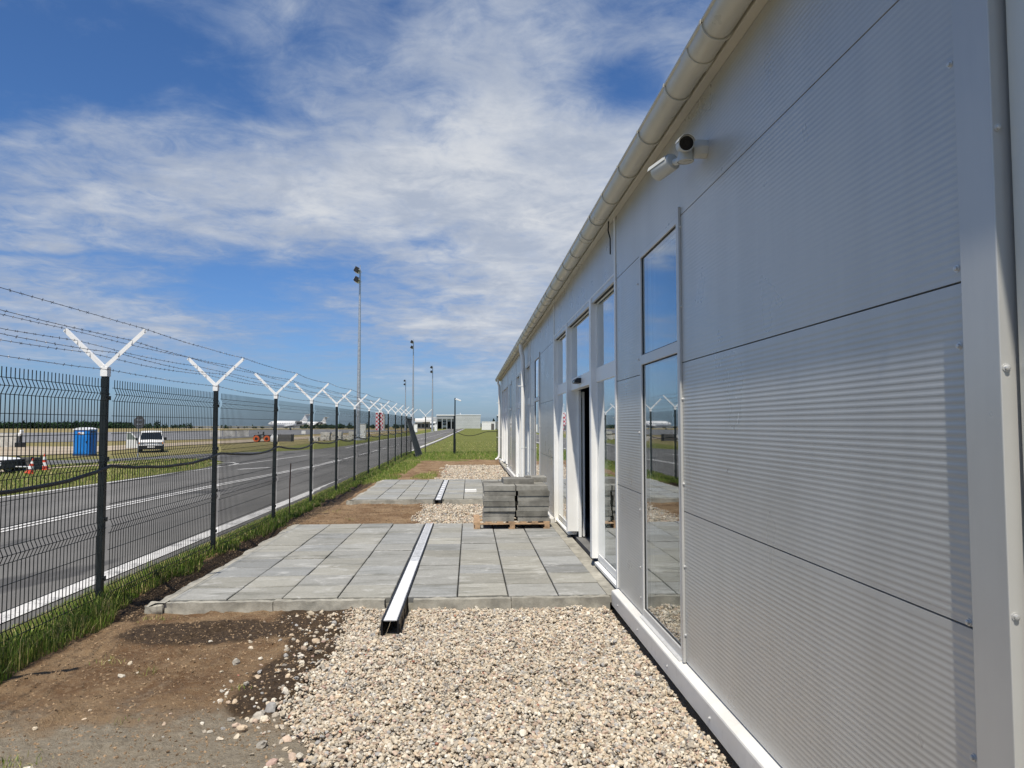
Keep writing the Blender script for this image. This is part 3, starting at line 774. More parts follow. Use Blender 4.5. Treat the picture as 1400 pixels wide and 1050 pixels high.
def stack_slab(x, y, z, w, d, h, rz, label):
    nu = 10
    b = MB((x, y, z)); b.box(x-w/2, x+w/2, y-d/2, y+d/2, z, z+h)
    for sx in (-.32, .30):      # spacer nubs cast on the edges
        b.box(x+sx*w-.006, x+sx*w+.006, y-d/2-.004, y-d/2-.0002, z+.004, z+h-.012)
    o = b.build('paving_slab', [M['block'], M['block2'], M['block3'], M['block2']][int(round(z/.0806+x*2+y)) % 4], None, .008, segs=2)
    o.location = (x, y, z); o.rotation_euler = (0, 0, rz)
    tag(o, label, 'paving slab', 'grey slabs stacked on the pallet'); return o
ORD = ['lowest', 'second', 'third', 'fourth', 'fifth', 'sixth', 'seventh', 'eighth', 'ninth']
for ci, (cx, cn) in enumerate(((.475, 'left'), (1.005, 'right'))):
    for ri, (cy, rn) in enumerate(((11.9, 'front'), (12.41, 'rear'))):
        nl = 7
        for k in range(nl):
            jx = random.uniform(-.018, .018); jy = random.uniform(-.022, .016)
            if ci == 0 and ri == 0 and 2 <= k <= 4: jx -= .004
            pos = ORD[k]+' slab up' if k else 'bottom slab'
            stack_slab(cx+jx, cy+jy, .2115+k*.0806, .50, .50, .079, random.uniform(-.012, .012),
                       'grey concrete %s in the %s %s column of the pallet stack' % (pos, cn, rn))
zt = .2115+7*.0806
stack_slab(.80, 12.28, zt, .50, .50, .079, .03, 'grey concrete slab lying loose across the top of both columns')
stack_slab(1.13, 12.62, zt, .36, .50, .079, -.02, 'grey concrete slab at the top rear right corner of the pallet stack')
o = MB().box(-.13, .15, -.08, .08, 0, .07).build('paving_block', M['armwhite'], None, .006); o.location = (.02, 17.9, .103); o.rotation_euler = (0, 0, .05)
tag(o, 'small white block lying alone on the far paving behind the pallet', 'block')

# ------------------------------------------------------------------ the building
XW = 1.44
BL = (XW, 2.0, 0)
bld = empty('flat_roofed_building', BL)
tag(bld, 'long single storey building clad in silver ribbed panels with white gutter', 'building')
def bp(name, m, bevel=0, smooth=False): return lambda b: b.build(name, m, bld, bevel, smooth)
Y_END = 34.4
BAYS = [(7.13, 12.38), (17.36, 22.6), (27.5, 32.6)]
WINS = [(4.93, 6.08), (15.0, 16.18), (25.1, 26.25)]
ZJ = [.172, 1.166, 2.167, 3.178, 3.90]
openings = sorted(BAYS+WINS)
solid = []; y = 2.045
for a, b in openings: solid.append((y, a)); y = b
solid.append((y, Y_END))
def panel(y0, y1, z0, z1):
    prof = [(XW+.024, z0), (XW, z0+.0015)]
    z = z0+.012
    while z+.024 < z1-.010:
        prof += [(XW, z), (XW, z+.006), (XW-.0007, z+.0125), (XW-.0007, z+.0175)]; z += .024
    prof += [(XW, z1-.0015), (XW+.024, z1)]
    n = len(prof); b = MB(BL)
    vs = [(x, yy, zz) for yy in (y0+.003, y1-.003) for x, zz in prof]
    fs = [(i, i+1, n+i+1, n+i) for i in range(n-1)]
    # returns at the panel ends
    vs += [(XW+.03, y0+.003, z0), (XW+.03, y0+.003, z1), (XW+.03, y1-.003, z0), (XW+.03, y1-.003, z1)]
    fs += [tuple([2*n, 2*n+1]+list(range(n-1, -1, -1))), tuple([2*n+3, 2*n+2]+list(range(n, 2*n)))]
    b.add(vs, fs)
    return b.build('wall_panel', M['wall'], bld)
for a, b in solid:
    for i in range(3): panel(a, b, ZJ[i]+.0018, ZJ[i+1]-.0018)
panel(2.045, 7.13, ZJ[3]+.0018, ZJ[4])
for a, b in ((7.13, 17.36), (17.36, 27.5), (27.5, Y_END)): panel(a, b, ZJ[3]+.0018, ZJ[4])
# dark insulating core behind the joints
c = MB(BL); c.box(XW+.02, XW+.10, 1.8385, 1.8545, .06, 3.9)
for a, b in solid: c.box(XW+.031, XW+.15, a, b, .06, 3.18)
c.box(XW+.031, XW+.15, 2.045, Y_END, 3.181, 3.93)
c.build('wall_core', M['gap'], bld)
# end returns, back wall, roof, interior
MB(BL).box(XW+.002, XW+.15, -6, 1.838, .06, 3.93).build('end_wall_panel', M['cream'], bld, .003)
e = MB(BL); e.box(XW, 11.4, Y_END+.001, Y_END+.15, .0, 3.95); e.box(11.4, 11.55, -6, Y_END+.15, 0, 4.2); e.box(XW+.151, 11.4, -6.15, -6, 0, 4.0)
e.build('wall', M['wall'], bld)
r = MB(BL); r.prism([(1.40, 3.935), (11.9, 4.42), (11.9, 4.60), (1.40, 4.115)], -6.3, Y_END+.35, 'Y'); r.build('roof', M['gutter'], bld)
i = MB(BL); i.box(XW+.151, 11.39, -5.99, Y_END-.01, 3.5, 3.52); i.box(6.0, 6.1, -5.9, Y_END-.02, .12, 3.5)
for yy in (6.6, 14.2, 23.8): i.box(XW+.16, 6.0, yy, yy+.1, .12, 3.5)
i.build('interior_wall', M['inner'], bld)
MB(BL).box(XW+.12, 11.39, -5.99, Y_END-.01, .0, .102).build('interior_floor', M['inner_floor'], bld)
# corner trim next to the camera and its screws
MB(BL).prism([(XW+.03, 1.855), (XW-.036, 1.855), (XW-.036, 2.000), (XW-.003, 2.006), (XW-.003, 2.043), (XW+.03, 2.043)], .06, 3.9, 'Z').build('corner_trim', M['wall'], bld, .003)
def screw(x, y, z, ax='X'):
    b = MB(BL); s = -1
    pr = [(.0115, 0), (.0115, .0022), (.0072, .0024), (.0072, .0085), (.0035, .0098)]
    pr = [(r_, -h) for r_, h in pr]
    b.lathe(pr, (x, y, z), ax, 10); return b.build('screw', M['screw'], bld)
for z in (.35, .80, 1.35, 1.92, 2.55, 3.1): screw(XW, 4.87, z)
for z in (.55, 1.03, 1.68, 2.3, 2.95, .30): screw(XW, 6.15, z)
for z in (.8, 1.18, 1.98, 2.21, 2.83): screw(XW, 2.064, z)
for z in (.62, 1.25, 1.9, 2.55, 3.1): screw(XW-.020, 1.855, z, 'Y')
for yy in (12.46, 14.93, 16.26, 17.29):
    for z in (.7, 1.7, 2.7): screw(XW, yy, z)
# plinth flashing
def plinth(a, b):
    p = MB(BL)
    p.prism([(XW+.03, .168), (XW-.062, .150), (XW-.066, .140), (XW-.066, .012), (XW-.052, .002), (XW+.03, .002)], a, b, 'Y')
    p.build('plinth', M['plinth'], bld, .002)
for a, b in ((-6, 3.0), (3.004, 7.10), (12.41, 17.33), (22.63, 27.47), (32.6, Y_END)): plinth(a, b)
for yy in (3.3, 4.2, 5.1, 6.0, 6.8): screw(XW-.066, yy, .075)
# vertical joint flashing beside the bays
for a, b in BAYS:
    MB(BL).box(XW-.012, XW-.0005, a-.045, a+.012, .172, 3.86).build('joint_flashing', M['white'], bld, .003)
    MB(BL).box(XW-.012, XW-.0005, b-.012, b+.045, .172, 3.86).build('joint_flashing', M['white'], bld, .003)

def window(a, b):
    z0, z1 = .17, 3.19; X0, X1 = XW-.007, XW+.09
    fr = MB(BL); w = .042
    fr.box(X0, X1, a, a+w, z0, z1); fr.box(X0, X1, b-w, b, z0, z1)
    fr.box(X0+.001, X1, a+w, b-w, z1-w, z1-.001); fr.box(X0+.001, X1, a+w, b-w, z0+.001, z0+w+.02)
    fr.box(X0+.001, X1, a+w, b-w, 2.245, 2.325)
    f = fr.build('window_frame', M['alu'], bld, .003)
    for (za, zb) in ((z0+w+.02, 2.245), (2.325, z1-w)):
        MB(BL).box(XW+.012, XW+.030, a+w-.004, b-w+.004, za-.004, zb+.004).build('pane', M['glass'], f)
        g = MB(BL); q = .008
        g.box(XW+.006, XW+.0115, a+w, a+w+q, za, zb); g.box(XW+.006, XW+.0115, b-w-q, b-w, za, zb)
        g.box(XW+.006, XW+.0115, a+w+q, b-w-q, za, za+q); g.box(XW+.006, XW+.0115, a+w+q, b-w-q, zb-q, zb)
        g.build('gasket', M['rubber'], f)
    MB(BL).box(XW-.008, XW-.0006, a-.028, a-.001, z0, z1+.05).build('window_trim', M['gap'], f)
    MB(BL).box(XW-.018, XW-.0006, a-.058, a-.0285, z0, z1+.05).build('window_trim', M['wall'], f, .002)
    s = MB(BL)
    s.prism([(XW-.03, z0-.004), (XW+.02, z0+.012), (XW+.02, z0-.016), (XW-.03, z0-.016)], a, b, 'Y'); s.build('window_sill', M['alu'], f)
for a, b in WINS: window(a, b)

def bay(a, b, door=True):
    xb = XW+.078           # plane of the glazing
    s = (b-a)/5.25
    f1, f2 = a+1.42*s, a+3.56*s       # near and far mullion fins
    fw = .12
    R_ = MB(BL)            # reveals and head of the recess
    R_.box(XW-.004, xb+.08, a-.0, a+.02, .172, 3.26); R_.box(XW-.004, xb+.08, b-.02, b, .105, 3.26)
    R_.box(XW-.004, xb+.08, a+.02, b-.02, 3.24, 3.26)
    R_.build('reveal', M['white'], bld)
    def fr(y0, y1, z0, z1, x0=xb-.02, x1=xb+.07):
        MB(BL).box(x0, x1, y0, y1, z0, z1).build('bay_frame', M['white'], bld, .003)
    fr(f1, f1+fw, .19, 3.24, XW-.012, xb+.07); fr(f2, f2+fw, .19, 3.24, XW-.012, xb+.082)
    ztr, ztb = 2.41, 2.245
    for (ya, yb_) in ((a+.02, f1), (f1+fw, f2), (f2+fw, b-.02)):
        fr(ya, yb_, ztb, ztr, xb-.030, xb+.069)
        fr(ya, yb_, 3.17, 3.239)
        w = .034
        fr(ya, ya+w, ztr+.001, 3.169); fr(yb_-w, yb_, ztr+.001, 3.169)
        MB(BL).box(xb-.012, xb+.006, ya+w-.004, yb_-w+.004, ztr-.003, 3.175).build('pane', M['glass'], bld)
        mid = abs(ya-(f1+fw)) < 1e-6
        if not (mid and door):
            fr(ya, ya+w, .25, ztb-.001); fr(yb_-w, yb_, .25, ztb-.001); fr(ya, yb_, .17, .249)
            MB(BL).box(xb-.012, xb+.006, ya+w-.004, yb_-w+.004, .24, ztb+.003).build('pane', M['glass'], bld)
    if door:
        ya, yb_ = f1+fw, f2
        fr(ya, ya+.03, .11, ztb-.001, xb+.04, xb+.10); fr(yb_-.05, yb_, .11, ztb-.001, xb+.072, xb+.112)
        d = MB(BL); y0, y1 = yb_-.03, yb_+.90       # sliding leaf pushed most of the way open
        x0, x1 = xb+.135, xb+.165
        d.box(x0, x1, y0, y0+.055, .12, ztb-.02); d.box(x0, x1, y1-.055, y1, .12, ztb-.02); d.box(x0, x1, y0+.055, y1-.055, .12, .22); d.box(x0, x1, y0+.055, y1-.055, ztb-.10, ztb-.02)
        lf = d.build('sliding_door', M['white'], bld, .002)
        MB(BL).box(x0+.012, x0+.028, y0+.05, y1-.05, .215, ztb-.095).build('pane', M['glass'], lf)
        sy = f1+fw+1.15*s
        se = MB(BL); se.prism([(xb-.031, 2.30), (xb-.110, 2.305), (xb-.118, 2.335), (xb-.085, 2.37), (xb-.031, 2.37)], sy-.13, sy+.13, 'Y')
        so_ = se.build('door_sensor', M['black'], bld, .006)
        MB(BL).box(xb-.119, xb-.1165, sy-.09, sy+.05, 2.313, 2.329).build('sensor_eye', M['carglass'], so_)
        br = MB(BL); br.tube([(XW+1.5, a+.3, .1), (XW+1.5, b-.2, 3.45)], .05, 8); br.build('wind_brace', M['white'], bld)
    th = MB(BL); th.box(XW-.095, xb-.013, a+.021, b-.021, .02, .094); th.build('threshold', M['kerb'], bld)
    for ya, yb_ in ((a+.021, f1-.001), (f2+fw+.001, b-.021)):
        MB(BL).prism([(xb-.06, .150), (xb+.07, .169), (xb+.07, .13), (xb-.06, .12)], ya, yb_, 'Y').build('bay_sill', M['white'], bld, .002)
for k, (a, b) in enumerate(BAYS): bay(a, b, k < 2)

# eaves: fascia, half round gutter with brackets, downpipes
fa = MB(BL); fa.prism([(XW-.001, 3.80), (XW-.060, 3.795), (XW-.064, 3.80), (XW-.064, 3.945), (XW-.060, 3.95), (XW-.001, 3.93)], -6.3, Y_END+.3, 'Y')
fa.build('fascia', M['gutter'], bld, .002)
GC, GZ, GR = 1.292, 3.845, .083
def gutter():
    n = 18; b = MB(BL); pr = []
    for k in range(n+1):
        a = PI+PI*k/n; pr.append((GC+GR*math.cos(a), GZ+GR*math.sin(a)))
    bead = [(GC-GR-.012*math.sin(t), GZ+.010-.010*math.cos(t)) for t in [PI*2*k/7 for k in range(6, 0, -1)]]
    outer = bead+pr+[(GC+GR, GZ+.03)]
    inner = [(GC+GR-.003, GZ+.03)]+[(GC+(GR-.003)*math.cos(PI+PI*k/n), GZ+(GR-.003)*math.sin(PI+PI*k/n)) for k in range(n, -1, -1)]
    poly = outer+inner; m = len(poly)
    vs = [(x, yy, z) for yy in (-6.3, Y_END+.3) for x, z in poly]
    b.add(vs, [(i, (i+1) % m, m+(i+1) % m, m+i) for i in range(m)])
    g = b.build('gutter', M['gutter'], bld, smooth=True)
    def ring(y, w, t, nm):
        q = MB(BL); n = 20; vs = []; fs = []
        for k in range(n+1):
            a = PI*.94+PI*1.06*k/n
            for r_ in (GR+.0015, GR+t):
                for yy in (y-w/2, y+w/2): vs.append((GC+r_*math.cos(a), yy, GZ+r_*math.sin(a)))
        for k in range(n):
            o_ = k*4
            fs += [(o_+2, o_+3, o_+7, o_+6), (o_, o_+4, o_+5, o_+1), (o_, o_+2, o_+6, o_+4), (o_+1, o_+5, o_+7, o_+3)]
        fs += [(0, 1, 3, 2), (4*n, 4*n+2, 4*n+3, 4*n+1)]
        q.add(vs, fs)
        if nm == 'gutter_bracket':
            q.box(GC-GR-.014, GC-GR-.004, y-w/2, y+w/2, GZ-.005, GZ+.016)
        q.build(nm, M['gutter'], g)
    y = -5.7
    while y < Y_END:
        ring(y, .026, .010, 'gutter_bracket'); y += .72
    for y in (3.97, 7.9, 11.9, 15.9, 19.9, 23.9, 27.9, 31.9): ring(y, .12, .007, 'gutter_joint')
    MB(BL).lathe([(.001, 0), (.001, .4)], (GC, 0, -50), 'Z', 4) if False else None
    return g
gutter()
def downpipe(y, zb=.16):
    b = MB(BL); x = GC; r_ = .052
    b.tube([(x, y, GZ-.075), (x, y, 3.6), (x+.045, y, 3.45), (x+.05, y, 3.3), (x+.05, y, .42), (x+.04, y, .30), (x-.03, y, .20), (x-.12, y, zb)], r_, 14)
    o = b.build('downpipe', M['white'], bld, smooth=True)
    for z in (1.15, 2.7):
        c_ = MB(BL); c_.lathe([(r_+.001, z), (r_+.006, z), (r_+.006, z+.03), (r_+.001, z+.03)], (x+.05, y, 0), 'Z', 14)
        c_.box(x+.05+r_, XW-.001, y-.01, y+.01, z+.005, z+.025); c_.box(x-.03-r_, x+.05-r_, y-.006, y+.006, z+.008, z+.022)
        c_.build('pipe_clip', M['white'], o)
downpipe(18.4); downpipe(33.1)
hk = MB(BL); hk.tube([(XW-.045, 7.22, 3.795), (XW-.05, 7.22, 3.70), (XW-.03, 7.22, 3.62), (XW-.03, 7.22, 3.46)], .007, 6); hk.build('loose_cable', M['black'], bld)

# cctv
def cctv():
    L = (XW, 4.32, 3.432); r = empty('security_camera', L); tag(r, 'pair of white security cameras on one bracket under the gutter', 'security camera')
    b = MB(L); b.lathe([(.058, XW-.0005), (.060, XW-.02), (.060, XW-.075), (.052, XW-.088)], (0, 4.32, 3.432), 'X', 8); b.build('junction_box', M['cam'], r, smooth=True)
    a = MB(L); a.tube([(XW-.085, 4.32, 3.44), (XW-.125, 4.30, 3.42)], .028, 12); a.lathe([(.046, 3.345), (.050, 3.352), (.050, 3.342), (.040, 3.412)], (XW-.135, 4.295, 0), 'Z', 16)
    a.tube([(XW-.12, 4.30, 3.342), (XW-.135, 4.29, 3.46)], .024, 12)
    a.tube([(XW-.145, 4.30, 3.375), (XW-.145, 4.42, 3.39), (XW-.13, 4.54, 3.43)], .022, 12)
    a.build('bracket_arm', M['cam'], r, smooth=True)
    def bullet(c, d, R_, Ln):
        d = Vector(d).normalized(); q = d.to_track_quat('Z', 'Y').to_matrix().to_4x4(); T = Matrix.Translation(Vector(c)) @ q
        def lt(prof, nm, m, par):
            b = MB((0, 0, 0)); b.lathe(prof, (0, 0, 0), 'Z', 24)
            b.v = [tuple((T @ Vector(p))-Vector(L)) for p in b.v]; return b.build(nm, m, par, smooth=True)
        h = lt([(R_*.6, -Ln*.5), (R_*.95, -Ln*.46), (R_, -Ln*.3), (R_, Ln*.5), (R_*.96, Ln*.52), (R_*.9, Ln*.52), (R_*.88, Ln*.44)], 'camera_body', M['cam'], r)
        lt([(R_*.86, Ln*.40), (R_*.87, Ln*.47), (R_*.5, Ln*.475), (R_*.48, Ln*.455)], 'lens', M['lens'], h)
        b = MB((0, 0, 0)); n = 10; vs = []
        for k in range(n+1):
            a_ = PI*.06+PI*.88*k/n
            for rr in (R_*1.04, R_*1.10):
                for zz in (-Ln*.35, Ln*.64): vs.append((rr*math.cos(a_), rr*math.sin(a_), zz))
        fs = []
        for k in range(n): o_ = 4*k; fs += [(o_, o_+1, o_+5, o_+4), (o_+2, o_+6, o_+7, o_+3), (o_+1, o_+3, o_+7, o_+5), (o_, o_+4, o_+6, o_+2)]
        fs += [(0, 2, 3, 1), (4*n, 4*n+1, 4*n+3, 4*n+2)]
        b.add(vs, fs); b.v = [tuple((T @ Vector(p))-Vector(L)) for p in b.v]; b.build('sun_hood', M['cam'], h, smooth=True)
    bullet((XW-.150, 4.26, 3.435), (-.16, -1, -.28), .047, .17)
    bullet((XW-.170, 4.62, 3.425), (-.5, 1, -.20), .055, .17)
cctv()

# ------------------------------------------------------------------ perimeter fence
FX = -3.465; FY0 = 7.18; FD = 3.05
fence = empty('perimeter_fence', (FX, FY0, 0))
tag(fence, 'tall dark welded mesh fence with white Y arms and barbed wire along the road', 'fence')
FL = (FX, FY0, 0)
def post(x, y, parent, L, arms=True, top=2.26, along='Y'):
    hx, hy = (.026, .031)
    b = MB(L); b.box(x-hx, x+hx, y-hy, y+hy, -.3, top)
    kx, ky = random.uniform(-.006, .006), random.uniform(-.005, .005)
    def lean(q): q.v = [(a_+kx*c_, b_+ky*c_, c_) for a_, b_, c_ in q.v]; return q
    p = lean(b).build('post', M['post'], parent, .005)
    for z in (.30, .85, 1.42, 2.0):
        c = MB(L); c.box(x+hx+.0005, x+hx+.010, y-hy-.016, y+hy+.016, z-.02, z+.02); c.box(x+hx+.009, x+hx+.02, y-.009, y+.009, z-.009, z+.009)
        lean(c).build('clamp', M['post'], p, .002)
    if arms:
        w = MB(L)
        w.box(x-hx-.006, x+hx+.006, y-hy-.006, y+hy+.006, top-.055, top+.035)
        for s in (-1, 1):      # angle iron arms
            A = Vector((x+s*.012, y, top+.03)); Bv = Vector((x+s*.375, y, top+.385)); d = (Bv-A).normalized(); n_ = Vector((-d.z*s, 0, d.x*s)).normalized()
            for (u0, u1, y0, y1) in ((-.017, .021, -hy-.004, -hy), (.017, .021, -hy, -hy+.034)):
                vs = [tuple(P_+n_*u+Vector((0, yy, 0))) for P_ in (A, Bv) for u in (u0, u1) for yy in (y0, y1)]
                w.add(vs, [(0, 1, 3, 2), (4, 6, 7, 5), (0, 4, 5, 1), (2, 3, 7, 6), (0, 2, 6, 4), (1, 5, 7, 3)])
            for k in (.33, .66, .985):
                q = A+d*((Bv-A).length*k); w.box(q.x-.006, q.x+.006, y-hy-.010, y-hy-.004, q.z-.008, q.z+.008)
        lean(w).build('bracket_arm', M['armwhite'], p)
    return p
FOLDS = [2.035, 1.40, .78, .16]
def mesh_panel(p0, p1, parent, L, dirn=(1, 0), step=.053, r=.0021, name='mesh_panel', m='wire', z_top=2.175):
    """welded wires with V folds; dirn = horizontal direction of the folds"""
    p0 = np.array(p0, float); p1 = np.array(p1, float); ln = np.linalg.norm(p1-p0); t = (p1-p0)/ln
    prof = [(0, z_top)]
    for z in FOLDS: prof += [(0, z+.062), (.026, z), (0, z-.062)]
    prof += [(0, .03)]
    prof = np.array(prof); n = int(ln/step)
    s = (np.arange(n)+.5)*ln/n; V = []; Fq = []; k = len(prof)
    d = np.array(dirn, float)
    cs = [(-r, -r), (r, -r), (r, r), (-r, r)]
    base = 0
    P2 = np.stack([p0[0]+t[0]*s, p0[1]+t[1]*s], -1)
    W = np.zeros((n, k, 4, 3))
    for c_, (a, b_) in enumerate(cs):
        W[:, :, c_, 0] = P2[:, None, 0]+prof[None, :, 0]*d[0]+a*t[0]+b_*d[0]
        W[:, :, c_, 1] = P2[:, None, 1]+prof[None, :, 0]*d[1]+a*t[1]+b_*d[1]
        W[:, :, c_, 2] = prof[None, :, 1]
    idx = np.arange(n*k*4).reshape(n, k, 4)
    for c_ in range(4):
        c2 = (c_+1) % 4
        Fq.append(np.stack([idx[:, :-1, c_], idx[:, :-1, c2], idx[:, 1:, c2], idx[:, 1:, c_]], -1).reshape(-1, 4))
    Vs = [W.reshape(-1, 3)]; o_ = n*k*4
    hz = []
    for z in FOLDS: hz += [(.0, z+.062), (.026, z), (.0, z-.062)]
    hz += [(0, z) for z in (1.83, 1.66, 1.18, .99, .56, .37)]
    for dx, z in hz:
        off = dx-2*r
        vv = []
        for P_ in (p0, p1):
            for a, b_ in cs: vv.append((P_[0]+d[0]*(off+a), P_[1]+d[1]*(off+a), z+b_))
        Vs.append(np.array(vv))
        Fq.append(np.array([[o_+i, o_+(i+1) % 4, o_+4+(i+1) % 4, o_+4+i] for i in range(4)])); o_ += 8
    V = np.concatenate(Vs)-np.array(L)
    return np_mesh(name, V, np.concatenate(Fq), M[m], parent=parent)
NP = 13
PY = [FY0+FD*k for k in range(-2, NP)]
for y in PY: post(FX, y, fence, FL)
for a, b in zip(PY[:-1], PY[1:]): mesh_panel((FX+.045, a+.05), (FX+.045, b-.05), fence, FL, r=.0026 if a < 12 else .0017 if a < 24 else .0012)
# barbed wire: three strands on each arm, one along the post heads
def barbed(x, z, seed):
    rr = random.Random(seed); pts = []
    for a, b in zip(PY[:-1], PY[1:]):
        kx = rr.uniform(-.02, .02); sg = rr.uniform(.008, .035)
        for k in range(6):
            t = k/6; pts.append((x+kx*math.sin(PI*t)+rr.uniform(-.004, .004), a+(b-a)*t-.05, z-sg*4*t*(1-t)+rr.uniform(-.003, .003)))
    pts.append((x, PY[-1]-.05, z))
    w = MB(FL); w.tube(pts, .0024, 5)
    P_ = np.array(pts)
    y = PY[0]
    while y < 30:
        xx = np.interp(y, P_[:, 1], P_[:, 0]); zz = np.interp(y, P_[:, 1], P_[:, 2])
        for q in range(2):
            a = rr.uniform(0, PI); dx, dz = math.cos(a)*.012, math.sin(a)*.012
            w.tube([(xx-dx, y-.006+.012*q, zz-dz), (xx+dx, y+.006-.012*q, zz+dz)], .0020, 3, False)
        y += .125
    w.build('barbed_wire', M['barb'], fence)
for s in (-1, 1):
    for k, q in enumerate((.33, .66, .985)): barbed(FX+s*(.012+.363*q), 2.29+.355*q+.02, 40+k+10*s)
barbed(FX+.05, 2.265, 99)
# thick black cable tied to the posts
pts = []; sag = [.08, .10, .08, .07, .09, .06, .08, .07, .07, .06, .07, .07, .07, .06]
rr = random.Random(5)
zc = [1.30]*len(PY)
for i, (a, b) in enumerate(zip(PY[:-1], PY[1:])):
    for k in range(12):
        t = k/12; zz = 1.355-sag[i]*4*t*(1-t)*(.8+.4*t)
        pts.append((FX+.065+.02*math.sin(PI*t), a+(b-a)*t, zz+rr.uniform(-.004, .004)))
pts.append((FX+.065, PY[-1], 1.355))
cb = MB(FL).tube(pts, .0165, 8).build('cable', M['black'], None, smooth=True); cb.location = FL
tag(cb, 'thick black cable tied sagging from post to post along the mesh fence', 'cable')

# thin leftover stake
st = MB((-3.33, 13.9, 0)).tube([(-3.33, 13.9, -.05), (-3.335, 13.9, .6), (-3.325, 13.91, 1.02)], .011, 6).build('stake', mat('rusty_rod', (.10, .055, .04), .8, .2), None)
st.location = (-3.33, 13.9, 0); tag(st, 'thin rusty rod standing upright in the grass beside the fence', 'stake')

# cross fence at the end of the yard
CYF = 44.2
fence2 = empty('cross_fence', (-2.65, CYF, 0)); tag(fence2, 'short mesh fence crossing the grass at the end of the building', 'fence')
L2_ = (-2.65, CYF, 0)
for x in (-2.65, -.95, 1.66): post(x, CYF, fence2, L2_, x < -2)
mesh_panel((-2.6, CYF), (-1.0, CYF), fence2, L2_, (0, 1), r=.0014); mesh_panel((-.9, CYF), (1.62, CYF), fence2, L2_, (0, 1), r=.0014)
pts = [(-.83+2.55*t, CYF-.06, 1.30-.30*math.sin(PI*min(1, t*1.4))*(1-t*.55)) for t in [k/16 for k in range(17)]]
cb = MB(pts[0]).tube(pts, .018, 6).build('cable', M['black']); cb.location = pts[0]; tag(cb, 'black cable sagging along the cross fence at the building end', 'cable')
# leaning dark panel at the fence corner
lp = empty('loose_fence_panel', (-2.9, 39.0, 0)); tag(lp, 'dark loose fence panel leaning on the far corner of the mesh fence', 'fence panel')
LL = (-2.9, 39.0, 0)
C4 = [Vector((-3.42, 42.6, 2.05)), Vector((-3.44, 40.2, 2.08)), Vector((-2.78, 38.6, .03)), Vector((-2.62, 41.2, .03))]
fr_ = MB(LL)
for k in range(4): fr_.tube([C4[k], C4[(k+1) % 4]], .018, 6)
fr_.build('panel_frame', M['post'], lp)
wm = MB(LL)
for k in range(1, 44):
    t = k/44; wm.tube([C4[0].lerp(C4[1], t), C4[3].lerp(C4[2], t)], .011, 4, False)
for k in range(1, 34):
    t = k/34; wm.tube([C4[0].lerp(C4[3], t), C4[1].lerp(C4[2], t)], .009, 4, False)
wm.build('panel_mesh', M['wire'], lp)

# ------------------------------------------------------------------ lamp post by the cross fence
lr = empty('lamp_post', (-.86, 43.2, 0)); tag(lr, 'slim dark lamp post with a white head standing in the grass by the cross fence', 'street lamp')
MB().tube([(0, 0, -.1), (0, 0, .9), (0, 0, .91), (0, 0, 3.3)], [.055, .055, .042, .035], 12).build('pole', M['post'], lr, smooth=True)
h = MB(); h.prism([(.02, 3.24), (.10, 3.27), (.34, 3.17), (.37, 3.12), (.34, 3.09), (.10, 3.17), (.02, 3.18)], -.07, .07, 'Y'); h.build('lamp_head', M['armwhite'], lr, .01)

# ------------------------------------------------------------------ floodlight masts
M['lampglass'] = mat('lamp_glass', (.5, .52, .55), .15, var=0)
def mast(x, y, H, label, nl=4):
    gz_ = float(ground_z(x, y)); r = empty('floodlight_mast', (x, y, gz_)); tag(r, label, 'floodlight mast', 'lighting masts beyond the road')
    b = MB(); b.tube([(0, 0, -.1), (0, 0, 1.8), (0, 0, H)], [.30, .26, .10], 12); b.lathe([(.5, -.05), (.5, .12), (.42, .14)], (0, 0, 0), 'Z', 12)
    b.build('pole', M['galv'], r, smooth=True)
    fr = MB(); fr.box(-.05, .05, -.9, .9, H-.15, H-.05); fr.box(-.05, .05, -.9, .9, H-1.35, H-1.25); fr.tube([(0, 0, H), (0, 0, H+.6)], .04, 6); fr.box(-.04, .04, -.04, .04, H-1.25, H-.15); fr.build('lamp_frame', M['galv'], r)
    for z in (H-.1, H-1.3):
        for yy in (-.62, .1)[:max(1, nl//2)]:
            q = Matrix.Translation((-.30, yy, z)) @ Matrix.Rotation(rad(28), 4, 'Y')
            f = MB(); f.box(-.28, .22, -.3, .3, -.30, .30, q); f = f.build('floodlight', M['black'] if yy < 0 else M['armwhite'], r, .03)
            g = MB(); g.box(-.295, -.281, -.26, .26, -.26, .26, q); g.build('lamp_glass', M['lampglass'], f)
    return r
mast(-13.5, 90, 20.9, 'tallest looking grey floodlight mast with four lamps just beyond the fence')
mast(-12.6, 164, 20.4, 'second tallest looking floodlight mast, right of the nearest one')
mast(-9.95, 197, 17.3, 'rightmost slender floodlight mast, standing above the far garage')
mast(-21.4, 246, 16.8, 'faintest floodlight mast, left of the second tallest one', 2)

# ------------------------------------------------------------------ cabinets, blocks and other field things
def cabinet(x, y, w, d, h, label):
    gz_ = float(ground_z(x, y)); r = empty('electrical_cabinet', (x, y, gz_)); tag(r, label, 'electrical cabinet')
    MB().box(-w/2+.03, w/2-.03, -d/2+.03, d/2-.03, 0, .15).build('base', M['kerb'], r)
    MB().box(-w/2, w/2, -d/2, d/2, .15, h).build('body', M['cream'], r, .01)
    dr = MB().box(-w/2+.05, w/2-.05, -d/2-.025, -d/2-.001, .22, h-.08).build('door', M['white'], r, .006)
    MB().box(w/2-.16, w/2-.12, -d/2-.05, -d/2-.0255, h*.45, h*.6).build('handle', M['black'], dr)
    MB().box(-w/2-.04, w/2+.04, -d/2-.04, d/2+.04, h, h+.05).build('roof', M['armwhite'], r, .01)
cabinet(-12.95, 90.2, .72, .5, 1.95, 'pale electrical cabinet right beside the nearest floodlight mast')
